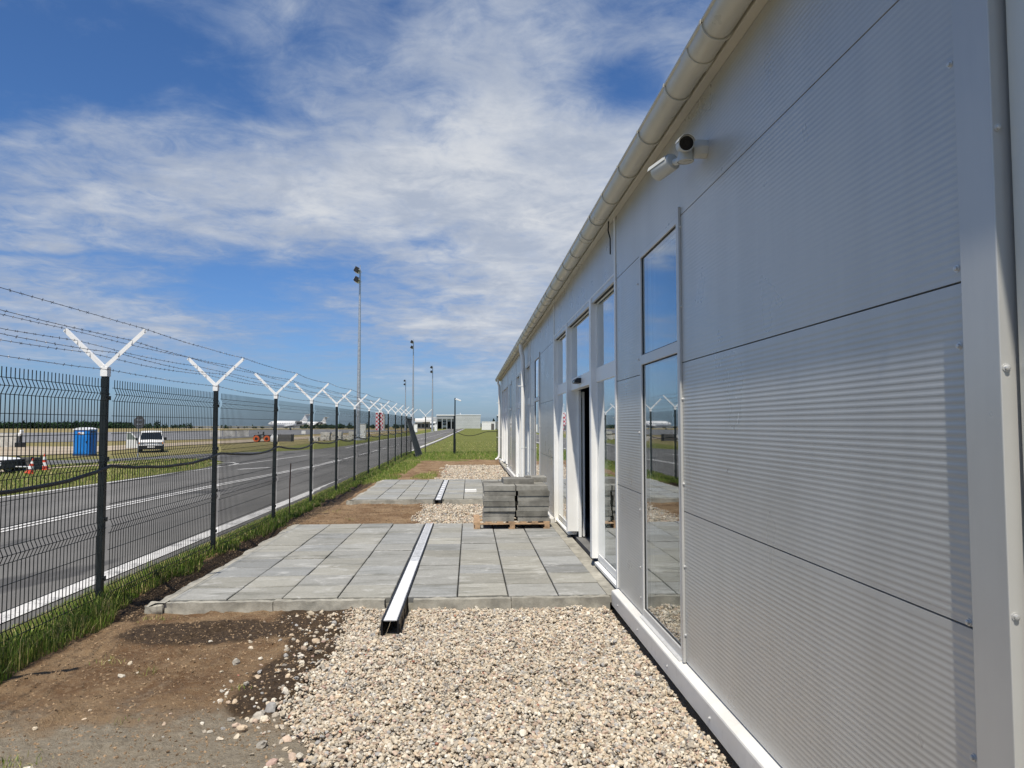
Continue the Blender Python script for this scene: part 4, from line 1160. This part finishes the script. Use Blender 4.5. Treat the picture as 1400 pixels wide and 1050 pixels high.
cabinet(-11.95, 164, .75, .5, 1.9, 'white electrical cabinet at the foot of the second tallest looking mast')
cabinet(-9.0, 197, .75, .5, 1.9, 'white electrical cabinet at the foot of the rightmost mast')

def blk(name, x, y, w, d, h, m, label, cat, group=None, z=0., rz=0., bev=.03):
    gz_ = float(ground_z(x, y)); b = MB()
    if name == 'concrete_block':     # blocks with a lifting recess and chamfer
        b.prism([(-w/2, 0), (-w*.12, 0), (-w*.12, .1), (w*.12, .1), (w*.12, 0), (w/2, 0), (w/2, h), (-w/2, h)], -d/2, d/2, 'Y')
    else: b.box(-w/2, w/2, -d/2, d/2, 0, h)
    o = b.build(name, m, None, bev); o.location = (x, y, gz_+z); o.rotation_euler = (0, 0, rz); tag(o, label, cat, group); return o
xs = [-19.2, -17.9, -16.4, -15.3, -14.4]
GB = 'concrete blocks stacked by the mast'
NM = ['leftmost', 'second from the left', 'middle', 'fourth from the left', 'rightmost']
for i, x in enumerate(xs):
    blk('concrete_block', x, 92+.4*(i % 2), 1.15 if i != 2 else 1.3, .8, .52, M['barrier'], 'pale concrete block, %s in the lower row by the mast' % NM[i], 'concrete block', GB, 0, random.uniform(-.1, .1))
for i, x in enumerate(xs[1:]):
    if i == 2: continue
    blk('concrete_block', x+.05, 92+.4*((i+1) % 2), 1.15, .8, .52, M['barrier'], 'pale concrete block, %s resting on the lower row by the mast' % NM[i+1], 'concrete block', GB, .525, random.uniform(-.1, .1))
for i in range(3):
    blk('concrete_block', -49.6+2.3*i, 146.5+i*1.0, 2.2, 1.0, 1.25, M['barrier'], 'long pale barrier block on the sand, %s of three' % ['left', 'middle', 'right'][i], 'concrete block', 'barrier blocks on the sand track', 0, .35)
blk('concrete_block', -49.2, 79.9, 3.9, 1.2, 1.45, M['barrier'], 'large pale grey block behind the parked dark trailer', 'concrete block', None, 0, .05)
blk('concrete_block', -38.5, 94, .9, .5, .45, M['barrier'], 'small low stone block on the sand left of the orange roller', 'concrete block', None, 0, .3)

# portable light: black base and white head
r = empty('runway_lamp', (-46.9, 79.5, float(ground_z(-46.9, 79.5)))); tag(r, 'portable lamp with black box base and white head on the sand', 'lamp')
MB().box(-.38, .38, -.3, .3, 0, .55).build('base', M['black'], r, .05); MB().tube([(0, 0, .54), (.02, 0, 1.2)], .07, 8).build('neck', M['black'], r)
b = MB(); b.box(-.24, .06, -.2, .2, 1.15, 1.55); b.box(.0, .26, -.2, .2, 1.4, 1.85); b.build('lamp_head', M['armwhite'], r, .06)

# cones
M['cone'] = mat('cone_orange', (.62, .07, .03), .5, var=.08, local=True); M['conew'] = mat('cone_white', (.75, .75, .73), .45, var=.04, local=True)
def cone(): 
    r = empty('traffic_cone', (0, 0, 0))
    b = MB(); b.box(-.2, .2, -.2, .2, 0, .035); b.build('foot', M['cone'], r, .01)
    z0, z1, r0, r1 = .035, .76, .155, .03
    cuts = [0, .22, .45, .62, .82, 1.]
    for k in range(5):
        a, c_ = cuts[k], cuts[k+1]
        q = MB().lathe([(r0+(r1-r0)*a, z0+(z1-z0)*a), (r0+(r1-r0)*c_, z0+(z1-z0)*c_)], (0, 0, 0), 'Z', 18)
        q.build('stripe' if k % 2 else 'cone_body', M['conew'] if k % 2 else M['cone'], r, smooth=True)
    return r
c1 = cone(); c1.location = (-19.80, 35.5, float(ground_z(-19.80, 35.5))); tag(c1, 'upright red and white striped traffic cone on the grass, farther one', 'traffic cone', 'traffic cones')
c2 = copy_tree(c1); c2.location = (-18.1, 31.4, float(ground_z(-18.1, 31.4))+.03); c2.rotation_euler = (rad(5), rad(11), .5); c2.scale = (.88, .88, .86)
tag(c2, 'tilted red traffic cone on the grass, nearer one beside the dark crate', 'traffic cone', 'traffic cones')

# low dark trailer and crate
def trailer():
    x, y = -21.0, 33.2; r = empty('trailer', (x, y, float(ground_z(x, y)))); tag(r, 'low black trailer with a pale tarpaulin top, cut off by the frame', 'trailer')
    MB().box(-1.7, 1.25, -.7, .7, .28, .66).build('body', M['black'], r, .03)
    b = MB(); b.prism([(-1.72, .665), (1.1, .665), (1.0, .71), (.4, .76), (-1.2, .78), (-1.72, .75)], -.72, .72, 'Y'); b.build('tarpaulin', M['armwhite'], r, .04)
    for xx in (-1.0, .6):
        for yy in (-.78, .66):
            w = MB().lathe([(.18, 0), (.29, .01), (.30, .06), (.29, .11), (.18, .12)], (xx, yy, .30), 'Y', 18).build('wheel', M['rubber'], r, smooth=True)
            MB().lathe([(.05, -.012), (.17, -.008), (.17, 0)], (xx, yy, .30), 'Y', 14).build('rim', M['galv'], w, smooth=True)
    MB().box(.75, 1.1, -.735, -.701, .42, .58).build('tail_lamp', M['lampglass'], r, .02)
    MB().tube([(1.25, 0, .34), (2.0, 0, .34)], .04, 8).build('drawbar', M['galv'], r)
trailer()
def crate(name, x, y, w, d, h, m, label, cat):
    r = empty(name, (x, y, float(ground_z(x, y)))); tag(r, label, cat)
    b = MB()
    for sx in (-1, 1):
        for sy in (-1, 1): b.box(sx*w/2-.04, sx*w/2+.04, sy*d/2-.04, sy*d/2+.04, 0, h)
    b.build('corner_posts', M['post'], r)
    for k in range(5):
        z = .08+k*(h-.16)/4.6; q = MB(); t = (h-.16)/5.6
        q.box(-w/2+.04, w/2-.04, -d/2-.05, -d/2-.02, z, z+t); q.box(w/2+.02, w/2+.05, -d/2+.04, d/2-.04, z, z+t)
        q.box(-w/2+.04, w/2-.04, d/2+.02, d/2+.05, z, z+t); q.box(-w/2-.05, -w/2-.02, -d/2+.04, d/2-.04, z, z+t)
        q.build('slat', m, r, .01)
    MB().box(-w/2+.05, w/2-.05, -d/2+.05, d/2-.05, .1, h*.8).build('filling', M['black'], r)
M['greyplank'] = mat('grey_plank', (.11, .105, .10), .8, var=.3, vscale=8)
crate('crate', -19.98, 34.3, 1.0, .7, .70, M['greyplank'], 'dark grey slatted crate between the trailer and the cones', 'crate')
crate('wire_crate', -24.6, 100, 1.75, 1.1, 1.05, M['greyplank'], 'dark slatted crate on the grass right of the white bag', 'crate')
# white bulk bag
b = MB(); n0 = 14
b.lathe([(.40, 0), (.52, .1), (.56, .45), (.52, .8), (.40, .92), (.2, .86)], (0, 0, 0), 'Z', n0)
for k in range(4):
    a = PI/4+k*PI/2; b.tube([(.4*math.cos(a), .4*math.sin(a), .85), (.42*math.cos(a+.2), .42*math.sin(a+.2), 1.08), (.4*math.cos(a+.4), .4*math.sin(a+.4), .85)], .025, 6)
o = b.build('bulk_bag', M['armwhite'], None, smooth=True); o.location = (-26.1, 100, float(ground_z(-26.1, 100))); o.scale = (1, .9, 1); tag(o, 'bulging white bulk bag beside the dark slatted crate', 'bag')
# orange roller
M['orange'] = mat('orange_paint', (.62, .12, .025), .45, var=.08)
r = empty('road_roller', (-28.9, 104.3, float(ground_z(-28.9, 104.3)))); tag(r, 'small orange twin drum roller parked on the dry grass', 'roller')
for x in (-.72, .72):
    w = MB().lathe([(.3, -.5), (.42, -.5), (.44, -.46), (.44, .46), (.42, .5), (.3, .5)], (x, 0, .44), 'Y', 22).build('drum', M['orange'], r, smooth=True)
    MB().lathe([(.02, -.53), (.2, -.53), (.2, -.5)], (x, 0, .44), 'Y', 14).build('hub', M['black'], w, smooth=True)
MB().prism([(-1.15, .62), (-1.05, .95), (-.3, .98), (-.2, .6), (.2, .6), (.3, .98), (1.05, .95), (1.15, .62), (.6, .5), (-.6, .5)], -.42, .42, 'Y').build('chassis', M['black'], r, .03)
b = MB(); b.box(-.25, .2, -.3, .3, .9, 1.05); b.box(.12, .22, -.3, .3, 1.05, 1.4); b.build('seat', M['black'], r, .04)
b = MB(); b.tube([(-.45, 0, .95), (-.6, 0, 1.35)], .03, 6); b.tube([(-.6, -.2, 1.35), (-.6, .2, 1.35)], .03, 6); b.build('steering_handle', M['black'], r)
# small white board
r = empty('taxiway_sign', (-37, 166, float(ground_z(-37, 166)))); tag(r, 'small blank white board on two legs near the white jet', 'sign')
MB().box(-.45, .45, -.04, .04, .3, 1.0).build('board', M['armwhite'], r, .01)
for x in (-.3, .3): MB().box(x-.03, x+.03, -.03, .03, 0, .3).build('leg', M['galv'], r)

# stop sign seen from the back
r = empty('stop_sign', (-22.3, 50.9, float(ground_z(-22.3, 50.9))), rad(-20)); tag(r, 'eight sided road sign seen from its grey back, in front of the van', 'road sign')
R_ = .47; poly = [(R_*math.cos(PI/8+k*PI/4), 2.40+R_*math.sin(PI/8+k*PI/4)) for k in range(8)]
M['signback'] = mat('sign_back', (.07, .072, .075), .6, .1, var=.05)
p = MB().prism(poly, 0., .02, 'Y').build('sign_plate', M['signback'], r, .004)
MB().tube([(0, -.045, -.1), (0, -.045, 2.82)], .035, 10).build('pole', M['galv'], r)
b = MB(); b.box(-.25, .25, -.022, -.001, 2.25, 2.29); b.box(-.25, .25, -.022, -.001, 2.53, 2.57); b.build('back_rail', M['galv'], r)

# blue portable toilet
M['blue'] = mat('blue_plastic', (.014, .20, .60), .4, var=.06, local=True); M['blued'] = mat('dark_blue_plastic', (.012, .05, .14), .45, var=.06, local=True)
M['lid'] = mat('white_plastic', (.75, .77, .80), .4, var=.04, local=True); M['sticker'] = mat('sticker_red', (.5, .12, .12), .5, local=True)
def toilet(x, y, rz):
    r = empty('portable_toilet', (x, y, float(ground_z(x, y))), rz); tag(r, 'bright blue portable toilet with a white roof beyond the road', 'portable toilet')
    w, d, h = 1.22, 1.15, 2.0
    MB().box(-w/2-.02, w/2+.02, -d/2-.02, d/2+.02, 0, .12).build('base', M['blued'], r, .02)
    b = MB()
    b.box(-w/2, w/2, -d/2+.03, d/2, .12, h)
    for k in range(6):
        q = -d/2+.12+k*.17; b.box(w/2, w/2+.025, q, q+.09, .2, h-.25); b.box(-w/2-.025, -w/2, q, q+.09, .2, h-.25)
    b.build('wall', M['blue'], r, .015)
    dr = MB(); dr.box(-w/2+.07, w/2-.07, -d/2-.012, -d/2+.029, .16, h-.10)
    for k in range(5): q = -w/2+.14+k*.18; dr.box(q, q+.09, -d/2-.028, -d/2-.0125, .25, 1.5)
    dr = dr.build('door', M['blue'], r, .01)
    MB().box(-.29, .27, -d/2-.030, -d/2-.013, 1.62, 1.84).build('sign', M['lid'], dr, .03)
    MB().box(-.22, -.06, -d/2-.036, -d/2-.0305, 1.69, 1.79).build('emblem', M['sticker'], dr)
    MB().box(w/2-.2, w/2-.13, -d/2-.05, -d/2-.013, 1.0, 1.14).build('handle', M['black'], dr)
    b = MB(); b.box(-w/2+.2, w/2-.2, d/2+.001, d/2+.02, 1.7, 1.85)
    for sx in (-1, 1): b.box(sx*(w/2+.014)-.012, sx*(w/2+.014)+.012, -.3, .3, h-.2, h-.1)
    b.build('vent', M['black'], r)
    n = 8; b = MB()
    for k in range(n):
        x0 = -w/2-.03+k*(w+.06)/n; x1 = x0+(w+.06)/n
        f = lambda xx: h+.07+.13*math.cos(xx/(w/2+.03)*PI/2)
        b.prism([(x0, h), (x1, h), (x1, f(x1)), (x0, f(x0))], -d/2-.03, d/2+.03, 'Y')
    b.build('roof', M['lid'], r)
toilet(-30.2, 59.6, rad(-4))

# white van, passenger door open
M['vanwhite'] = mat('white_van_paint', (.74, .74, .72), .3, var=.03, local=True, coat=.4)
M['plate'] = mat('number_plate', (.7, .7, .68), .5, var=.05, local=True); M['head'] = mat('headlight', (.55, .57, .6), .12, var=0); M['amber'] = mat('indicator_amber', (.6, .2, .02), .3, var=0)
def van(x, y, rz):
    r = empty('van', (x, y, float(ground_z(x, y))), rz); r.scale = (1.08, 1.04, .94); tag(r, 'white van facing the road with its front side door hanging open', 'van')
    prof = [(.02, .36), (-.02, .62), (.02, .86), (.10, 1.00), (.20, 1.06), (.52, 1.16), (1.10, 1.80), (1.35, 1.93), (2.2, 1.97), (4.45, 1.95), (4.66, 1.80), (4.74, 1.1), (4.72, .42), (4.4, .32), (.3, .30)]
    def hw(z): return .90 if z < 1.1 else .90-.15*((z-1.1)/.85)**1.3
    def hwf(yv, z): return hw(z)-(.06*max(0, (.3-yv)/.3) if yv < .3 else 0)
    b = MB(); n = len(prof)
    vs = [(s*hwf(yv, z), yv, z) for s in (-1, 1) for yv, z in prof]
    mid = [(0, yv-(.05 if yv < .6 else 0), z+(.03 if z > 1.7 else 0)) for yv, z in prof]
    vs = vs+mid
    fs = []
    for i in range(n):
        j = (i+1) % n; fs.append((i, j, 2*n+j, 2*n+i)); fs.append((2*n+i, 2*n+j, n+j, n+i))
    fs += [tuple(range(n)), tuple(reversed(range(n, 2*n)))]
    b.add(vs, fs); b.build('body', M['vanwhite'], r, .03, smooth=True)
    def sheet(nm, pts, m, t=.012, par=None):
        P_ = [Vector(p) for p in pts]; nn = (P_[1]-P_[0]).cross(P_[2]-P_[0]).normalized()
        if nn.y > 0: nn = -nn
        k = len(P_); q = MB().add([tuple(p+nn*.004) for p in P_]+[tuple(p+nn*t) for p in P_], [tuple(range(k)), tuple(range(2*k-1, k-1, -1))]+[(i, (i+1) % k, k+(i+1) % k, k+i) for i in range(k)])
        return q.build(nm, m, par or r)
    ws = sheet('windshield', [(-.80, .52, 1.20), (.80, .52, 1.20), (.70, 1.06, 1.80), (-.70, 1.06, 1.80)], M['carglass'], .045)
    MB().box(-.77, .77, -.075, -.03, .90, .955).build('grille', M['black'], r, .01)
    for s in (-1, 1):
        h_ = MB().box(s*.66-.14, s*.66+.14, -.045, .06, .80, .955).build('headlight', M['head'], r, .02)
        MB().box(s*.845-.035, s*.845+.035, -.02, .10, .80, .955).build('indicator', M['amber'], h_, .01)
    MB().prism([(-.90, -.02), (-.60, -.11), (.60, -.11), (.90, -.02), (.92, .35), (-.92, .35)], .30, .66, 'Z').build('bumper', M['black'], r, .03)
    MB().box(-.27, .27, -.125, -.112, .46, .58).build('number_plate', M['plate'], r)
    for yv in (.95, 3.75):
        for s in (-1, 1):
            w = MB().lathe([(.2, -.1), (.31, -.1), (.33, -.06), (.33, .06), (.31, .1), (.2, .1)], (s*.81, yv, .33), 'X', 20).build('wheel', M['rubber'], r, smooth=True)
            MB().lathe([(.04, 0), (.19, .0), (.21, .03)], (s*.81+s*.095, yv, .33), 'X', 16).build('rim', M['galv'], w, smooth=True)
    sheet_w = [((.906, 1.15, 1.2), (.906, 2.0, 1.2), (.80, 2.0, 1.72), (.80, 1.4, 1.72)), ((.906, 2.15, 1.2), (.906, 4.4, 1.2), (.80, 4.4, 1.72), (.80, 2.15, 1.72))]
    for q in sheet_w:
        b = MB(); b.add([p for p in q]+[(p[0]+.012, p[1], p[2]) for p in q], [(0, 1, 2, 3), (7, 6, 5, 4), (0, 4, 5, 1), (1, 5, 6, 2), (2, 6, 7, 3), (3, 7, 4, 0)]); b.build('side_window', M['carglass'], r)
    # open front door on the other side: leaf of a metre, hinged behind the front wheel arch
    hinge = Vector((-.90, .70, 0)); T = Matrix.Translation(hinge) @ Matrix.Rotation(rad(68), 4, 'Z')
    def dl(b): b.v = [tuple(T @ Vector(p)) for p in b.v]; return b
    dr = MB(); dr.box(-.03, .03, .02, .98, .42, 1.18); dr.prism([(.04, 1.18), (.14, 1.18), (.62, 1.76), (.90, 1.76), (.90, 1.18), (.98, 1.18), (.98, 1.86), (.58, 1.86)], -.028, .028, 'X')
    dr = dl(dr).build('door', M['vanwhite'], r, .01)
    g = MB(); g.prism([(.15, 1.185), (.895, 1.185), (.895, 1.755), (.62, 1.755)], -.008, .008, 'X'); dl(g).build('door_window', M['glass'], dr)
    mi = MB(); mi.box(-.20, -.03, .05, .16, 1.12, 1.36); mi = dl(mi).build('mirror', M['black'], dr, .02)
    MB().box(.93, 1.14, .62, .74, 1.12, 1.40).build('mirror', M['black'], r, .03)
van(-27.4, 64.9, rad(22))

# ------------------------------------------------------------------ aircraft
M['jet'] = mat('aircraft_white', (.78, .78, .77), .3, var=.03, local=True)
def jet():
    r = empty('aircraft', (0, 0, 0))
    prof = [(.05, 0), (.45, .35), (.95, 1.1), (1.28, 2.3), (1.38, 3.5), (1.38, 10.5), (1.15, 12.5), (.7, 14.8), (.3, 16.4), (.08, 17.)]
    f = MB().lathe(prof, (0, 0, 2.6), 'X', 20); f.v = [(x, y_, z+max(0, (x-11))*.10) for x, y_, z in f.v]; f.build('fuselage', M['jet'], r, smooth=True)
    def slab(pts, t, nm, axis='Z', m='jet'):
        P_ = [Vector(p) for p in pts]; d = Vector((0, 0, t)) if axis == 'Z' else Vector((0, t, 0)); k = len(P_)
        return MB().add([tuple(p-d/2) for p in P_]+[tuple(p+d/2) for p in P_], [tuple(reversed(range(k))), tuple(range(k, 2*k))]+[(i, (i+1) % k, k+(i+1) % k, k+i) for i in range(k)]).build(nm, M[m], r, .03)
    for s in (-1, 1):
        w = slab([(6.6, s*.8, 1.55), (10.6, s*.8, 1.55), (11.8, s*8.0, 2.15), (10.4, s*8.0, 2.15)], .22, 'wing')
        slab([(10.5, s*8.0, 2.2), (11.7, s*8.0, 2.2), (12.2, s*8.3, 3.1), (11.7, s*8.3, 3.1)], .08, 'winglet', 'Y')
        slab([(15.4, s*.1, 6.65), (17.3, s*.1, 6.65), (18.2, s*3.0, 6.75), (17.2, s*3.0, 6.75)], .12, 'tailplane')
        e = MB().lathe([(.48, 11.4), (.62, 11.6), (.66, 12.6), (.5, 14.2), (.36, 14.3)], (0, s*1.9, 3.2), 'X', 16).build('engine', M['signback'], r, smooth=True)
        MB().lathe([(.02, 11.42), (.42, 11.39), (.44, 11.5)], (0, s*1.9, 3.2), 'X', 14).build('intake', M['black'], e)
    slab([(12.0, 0, 3.4), (14.2, 0, 4.4), (15.6, 0, 6.75), (17.6, 0, 6.75), (16.2, 0, 3.3)], .22, 'tail_fin', 'Y')
    for (x, y_) in ((2.4, 0), (9.4, -1.2), (9.4, 1.2)):
        g = MB().tube([(x, y_, 1.8), (x, y_, .4)], .09, 8).build('landing_gear', M['galv'], r)
        MB().lathe([(.15, -.16), (.40, -.13), (.40, .13), (.15, .16)], (x, y_, .4), 'Y', 16).build('wheel', M['rubber'], g, smooth=True)
    cw = MB(); cw.box(1.1, 1.75, -1.0, 1.0, 2.95, 3.25); cw.build('cockpit_window', M['carglass'], r, .08)
    for k in range(7):
        MB().lathe([(.16, -1.37), (.17, -1.34)], (4.2+k*.95, 0, 2.9), 'Y', 10).build('cabin_window', M['carglass'], r)
    return r
j1 = jet(); j1.scale = (.95, .95, .97); j1.location = (-83.4, 309, -.66); j1.rotation_euler = (0, 0, rad(12)); tag(j1, 'white jet with a tail engine parked side on upon the apron', 'aircraft')
j2 = copy_tree(j1); j2.location = (-98, 425, -.66); j2.rotation_euler = (0, 0, rad(20)); tag(j2, 'second white jet, farther off and half hidden behind the tail of the first', 'aircraft')

# ------------------------------------------------------------------ far buildings
def checks():
    m, nt, b = new_mat('red_white_checks'); p = nt.obj()
    ch = nt.n('ShaderNodeTexChecker', i_Vector=nt.n('ShaderNodeVectorMath', operation='ADD', i_0=p, i_1=(.01, .013, .017)).outputs[0]); ch.inputs['Scale'].default_value = 1.25
    ch.inputs[1].default_value = (.72, .70, .70, 1); ch.inputs[2].default_value = (.50, .045, .06, 1)
    nt.set(b.inputs['Base Color'], ch.outputs[0]); b.inputs['Roughness'].default_value = .6; return m
M['checks'] = checks()
r = empty('checkered_hut', (-36.6, 303, float(ground_z(-36.6, 303)))); tag(r, 'tall hut painted in red and white checks with an antenna on top', 'hut')
MB().box(-1.7, 1.2, -1.5, 1.5, 0, 7.2).build('wall', M['checks'], r); MB().box(1.202, 1.9, -1.2, 1.2, 0, 6.6).build('side_wall', M['barrier'], r)
MB().box(-1.8, 1.3, -1.6, 1.6, 7.2, 7.45).build('roof', M['armwhite'], r)
b = MB(); b.tube([(.4, 0, 7.4), (.4, 0, 11.2)], .10, 6); b.lathe([(.05, 8.9), (.25, 9.05), (.05, 9.2)], (.4, 0, 0), 'Z', 10); b.lathe([(.05, 10.3), (.25, 10.5), (.05, 10.7)], (.4, 0, 0), 'Z', 10); b.build('antenna', M['armwhite'], r)
MB().box(-.4, .5, -1.53, -1.501, 0, 2.1).build('door', M['greyplank'], r)

M['hangar'] = mat('hangar_sheet', (.46, .48, .47), .5, var=.05, vscale=.4)
M['hangar2'] = mat('hangar_grey', (.30, .32, .33), .5, var=.06, vscale=.4)
Lh = (-13.5, 302, -.2)
hg = empty('garage_building', Lh); tag(hg, 'grey flat roofed garage with four open bays at the road end', 'building')
w = MB(); H_ = 5.5; Wd = 7.8
w.box(0, .35, 0, 14, 0, H_); px_ = [0.35, 2.1, 2.45, 4.0, 4.35, 5.85, 6.2, 7.6]
for a, b in ((2.1, 2.45), (4.0, 4.35), (5.85, 6.2), (7.6, Wd)): w.box(a, b, 0, .4, 0, 4.1)
w.box(.35, Wd, 0, .4, 4.1, H_); w.box(.35, Wd, 13.6, 14, 0, H_); w.box(.35, Wd, .4, 13.6, H_-.3, H_); w.box(Wd-.2, Wd, .4, 13.6, 0, H_-.3)
w.build('wall', M['hangar2'], hg)
MB().box(.351, Wd-.21, 1.5, 13.5, .02, .06).build('floor', M['apron'], hg)
for k, (a, b) in enumerate(((.35, 2.1), (2.45, 4.0), (4.35, 5.85), (6.2, 7.6))):
    MB().box(a, b, .9, 1.0, 3.1 if k != 1 else 3.4, 4.09).build('roller_door', M['hangar'], hg)
MB().box(-.2, Wd+.001, -.25, 14.2, H_, H_+.35).build('roof', M['armwhite'], hg, .03)
MB().box(Wd+.002, Wd+10.2, -.3, 14, 0, H_+.1).build('hall_wall', M['hangar'], hg)
MB().box(Wd+.1, Wd+10.4, -.45, 14.2, H_+.1, H_+.38).build('hall_roof', M['armwhite'], hg, .03)
MB().tube([(Wd+2.2, 3, H_+.3), (Wd+1.8, 2, H_+1.0)], .12, 6).build('roof_dish', M['armwhite'], hg)
# vehicles hinted at inside the garage and beside it
def truck(x, y, label):
    r = empty('truck', (x, y, -.18)); tag(r, label, 'truck')
    MB().box(-1.1, 1.1, .3, 1.9, .6, 2.6).build('cab', M['armwhite'], r, .1); MB().box(-1.0, 1.0, .26, .299, 1.6, 2.3).build('windshield', M['carglass'], r)
    MB().box(-1.15, 1.15, 2.0, 6.5, .7, 3.0).build('load_box', M['armwhite'], r, .05)
    for yy in (1.1, 5.2):
        for xx in (-1.0, 1.0): MB().lathe([(.2, -.12), (.45, -.1), (.45, .1), (.2, .12)], (xx, yy, .45), 'X', 14).build('wheel', M['rubber'], r, smooth=True)
truck(-10.3, 303.5, 'white truck standing in the second open bay of the garage')
truck(-14.9, 298.5, 'white truck parked outside at the left end of the garage')

Lt = (-24.5, 318, -.2)
tb = empty('terminal_building', Lt); tag(tb, 'low pale building with a white canopy left of the garage', 'building')
MB().box(0, 10.5, 0, 10, 0, 2.6).build('wall', M['hangar2'], tb)
for k in range(6):
    MB().box(.5+k*1.65, 1.75+k*1.65, -.06, -.001, .5, 2.1).build('window', M['carglass'], tb)
MB().box(1.0, 8.6, -1.6, 3, 2.75, 4.4).build('canopy', M['armwhite'], tb, .3); MB().box(4.0, 11.5, 3.2, 9, 2.61, 5.2).build('upper_floor', M['hangar'], tb)
MB().box(-.7, 1.0, -.4, .2, 3.2, 4.6).build('sign_board', M['greyplank'], tb); MB().tube([(.15, -.1, 0), (.15, -.1, 3.2)], .12, 6).build('sign_post', M['galv'], tb)

def container(x, y, w, h, label, m):
    r = empty('container', (x, y, -.05)); tag(r, label, 'container')
    b = MB(); n = int(w/.3)
    for k in range(n):
        a = -w/2+k*w/n; b.box(a, a+w/n*.5, -.04, 0., .15, h-.1)
    b.box(-w/2, w/2, .001, 2.4, .1, h); b.build('wall', m, r)
    MB().box(-w/2-.03, w/2+.03, -.07, 2.45, h, h+.12).build('roof', M['armwhite'], r)
    MB().box(w*.2, w*.2+.9, -.06, -.041, .15, 2.0).build('door', M['greyplank'], r)
container(5.6, 218, 4.0, 2.5, 'white site container on the lawn right of the garage', M['armwhite'])
container(10.4, 219.5, 4.6, 2.45, 'grey site container half hidden by the white downpipe', M['hangar'])
r = empty('control_tower', (12.5, 285, -.1)); tag(r, 'small pale control tower with a glazed top above the containers', 'tower')
MB().box(-1.2, 1.2, -1.2, 1.2, 0, 4.2).build('shaft', M['hangar'], r); MB().box(-1.6, 1.6, -1.6, 1.6, 4.201, 5.1).build('window_band', M['carglass'], r); MB().box(-1.9, 1.9, -1.9, 1.9, 5.101, 5.5).build('roof', M['armwhite'], r, .05); MB().tube([(0, 0, 5.5), (0, 0, 7)], .06, 6).build('antenna', M['galv'], r)
MB().box(-6, -1.21, -1, 1, 0, 2.9).build('annex', M['hangar2'], r)
# long white hall far across the field
r = empty('hall', (-172, 445, -.7)); tag(r, 'very long low white hall on the horizon behind the white jet', 'hall')
MB().box(0, 100, 0, 12, 0, 1.15).build('wall', M['armwhite'], r); MB().box(-.5, 100.5, -.5, 12.5, 1.15, 1.35).build('roof', M['hangar'], r)
for q in range(7): MB().box(6+q*14, 7.2+q*14, -.1, -.01, 0, 1.0).build('gate', M['greyplank'], r)

# far woods
def woods(name, spans, seed, hgt, n_leaf=26):
    rng = np.random.default_rng(seed); Vs = []; Cs = []
    for (x0, y0, x1, y1, n, h0, h1) in spans:
        t = rng.random(n); x = x0+(x1-x0)*t+rng.normal(0, 4, n); y = y0+(y1-y0)*t+rng.uniform(0, 22, n); h = rng.uniform(h0, h1, n)*(.75+.5*vnoise(t*n*.12, t*0, seed))
        for i in range(n):
            k = n_leaf; q = rng.normal(0, 1, (k, 3)); q /= np.linalg.norm(q, axis=1)[:, None]; q *= rng.uniform(.55, 1., (k, 1))
            w = h[i]*rng.uniform(.30, .42)
            c = np.stack([x[i]+q[:, 0]*w, y[i]+q[:, 1]*w, -.7+h[i]*.52+q[:, 2]*h[i]*.47], -1)
            a = rng.normal(0, 1, (k, 3, 3))*h[i]*.17
            Vs.append((c[:, None]+a).reshape(-1, 3))
            Cs.append(np.repeat(np.array([(.020, .046, .020)])*rng.uniform(.5, 1.6, (k, 1)), 3, 0))
    V = np.concatenate(Vs); Fq = np.arange(len(V)).reshape(-1, 3)
    struct(np_mesh(name, V, Fq, M['leaf'], np.concatenate(Cs)), 'stuff')
woods('forest', [(-560, 470, -205, 430, 1700, 2.6, 3.2), (-560, 490, -205, 460, 600, 2.9, 3.5)], 3, 10, 40)
woods('forest', [(-205, 430, -168, 432, 130, 1.2, 2.4), (-168, 432, -90, 436, 90, .9, 1.8), (-180, 425, -174, 425, 3, 3, 3.6), (-88, 400, -45, 410, 160, 1.4, 2.6), (-45, 420, -20, 430, 60, 1.4, 2.4), (5, 420, 60, 460, 160, 2.2, 3.8), (60, 450, 300, 500, 200, 5, 8)], 8, 8)
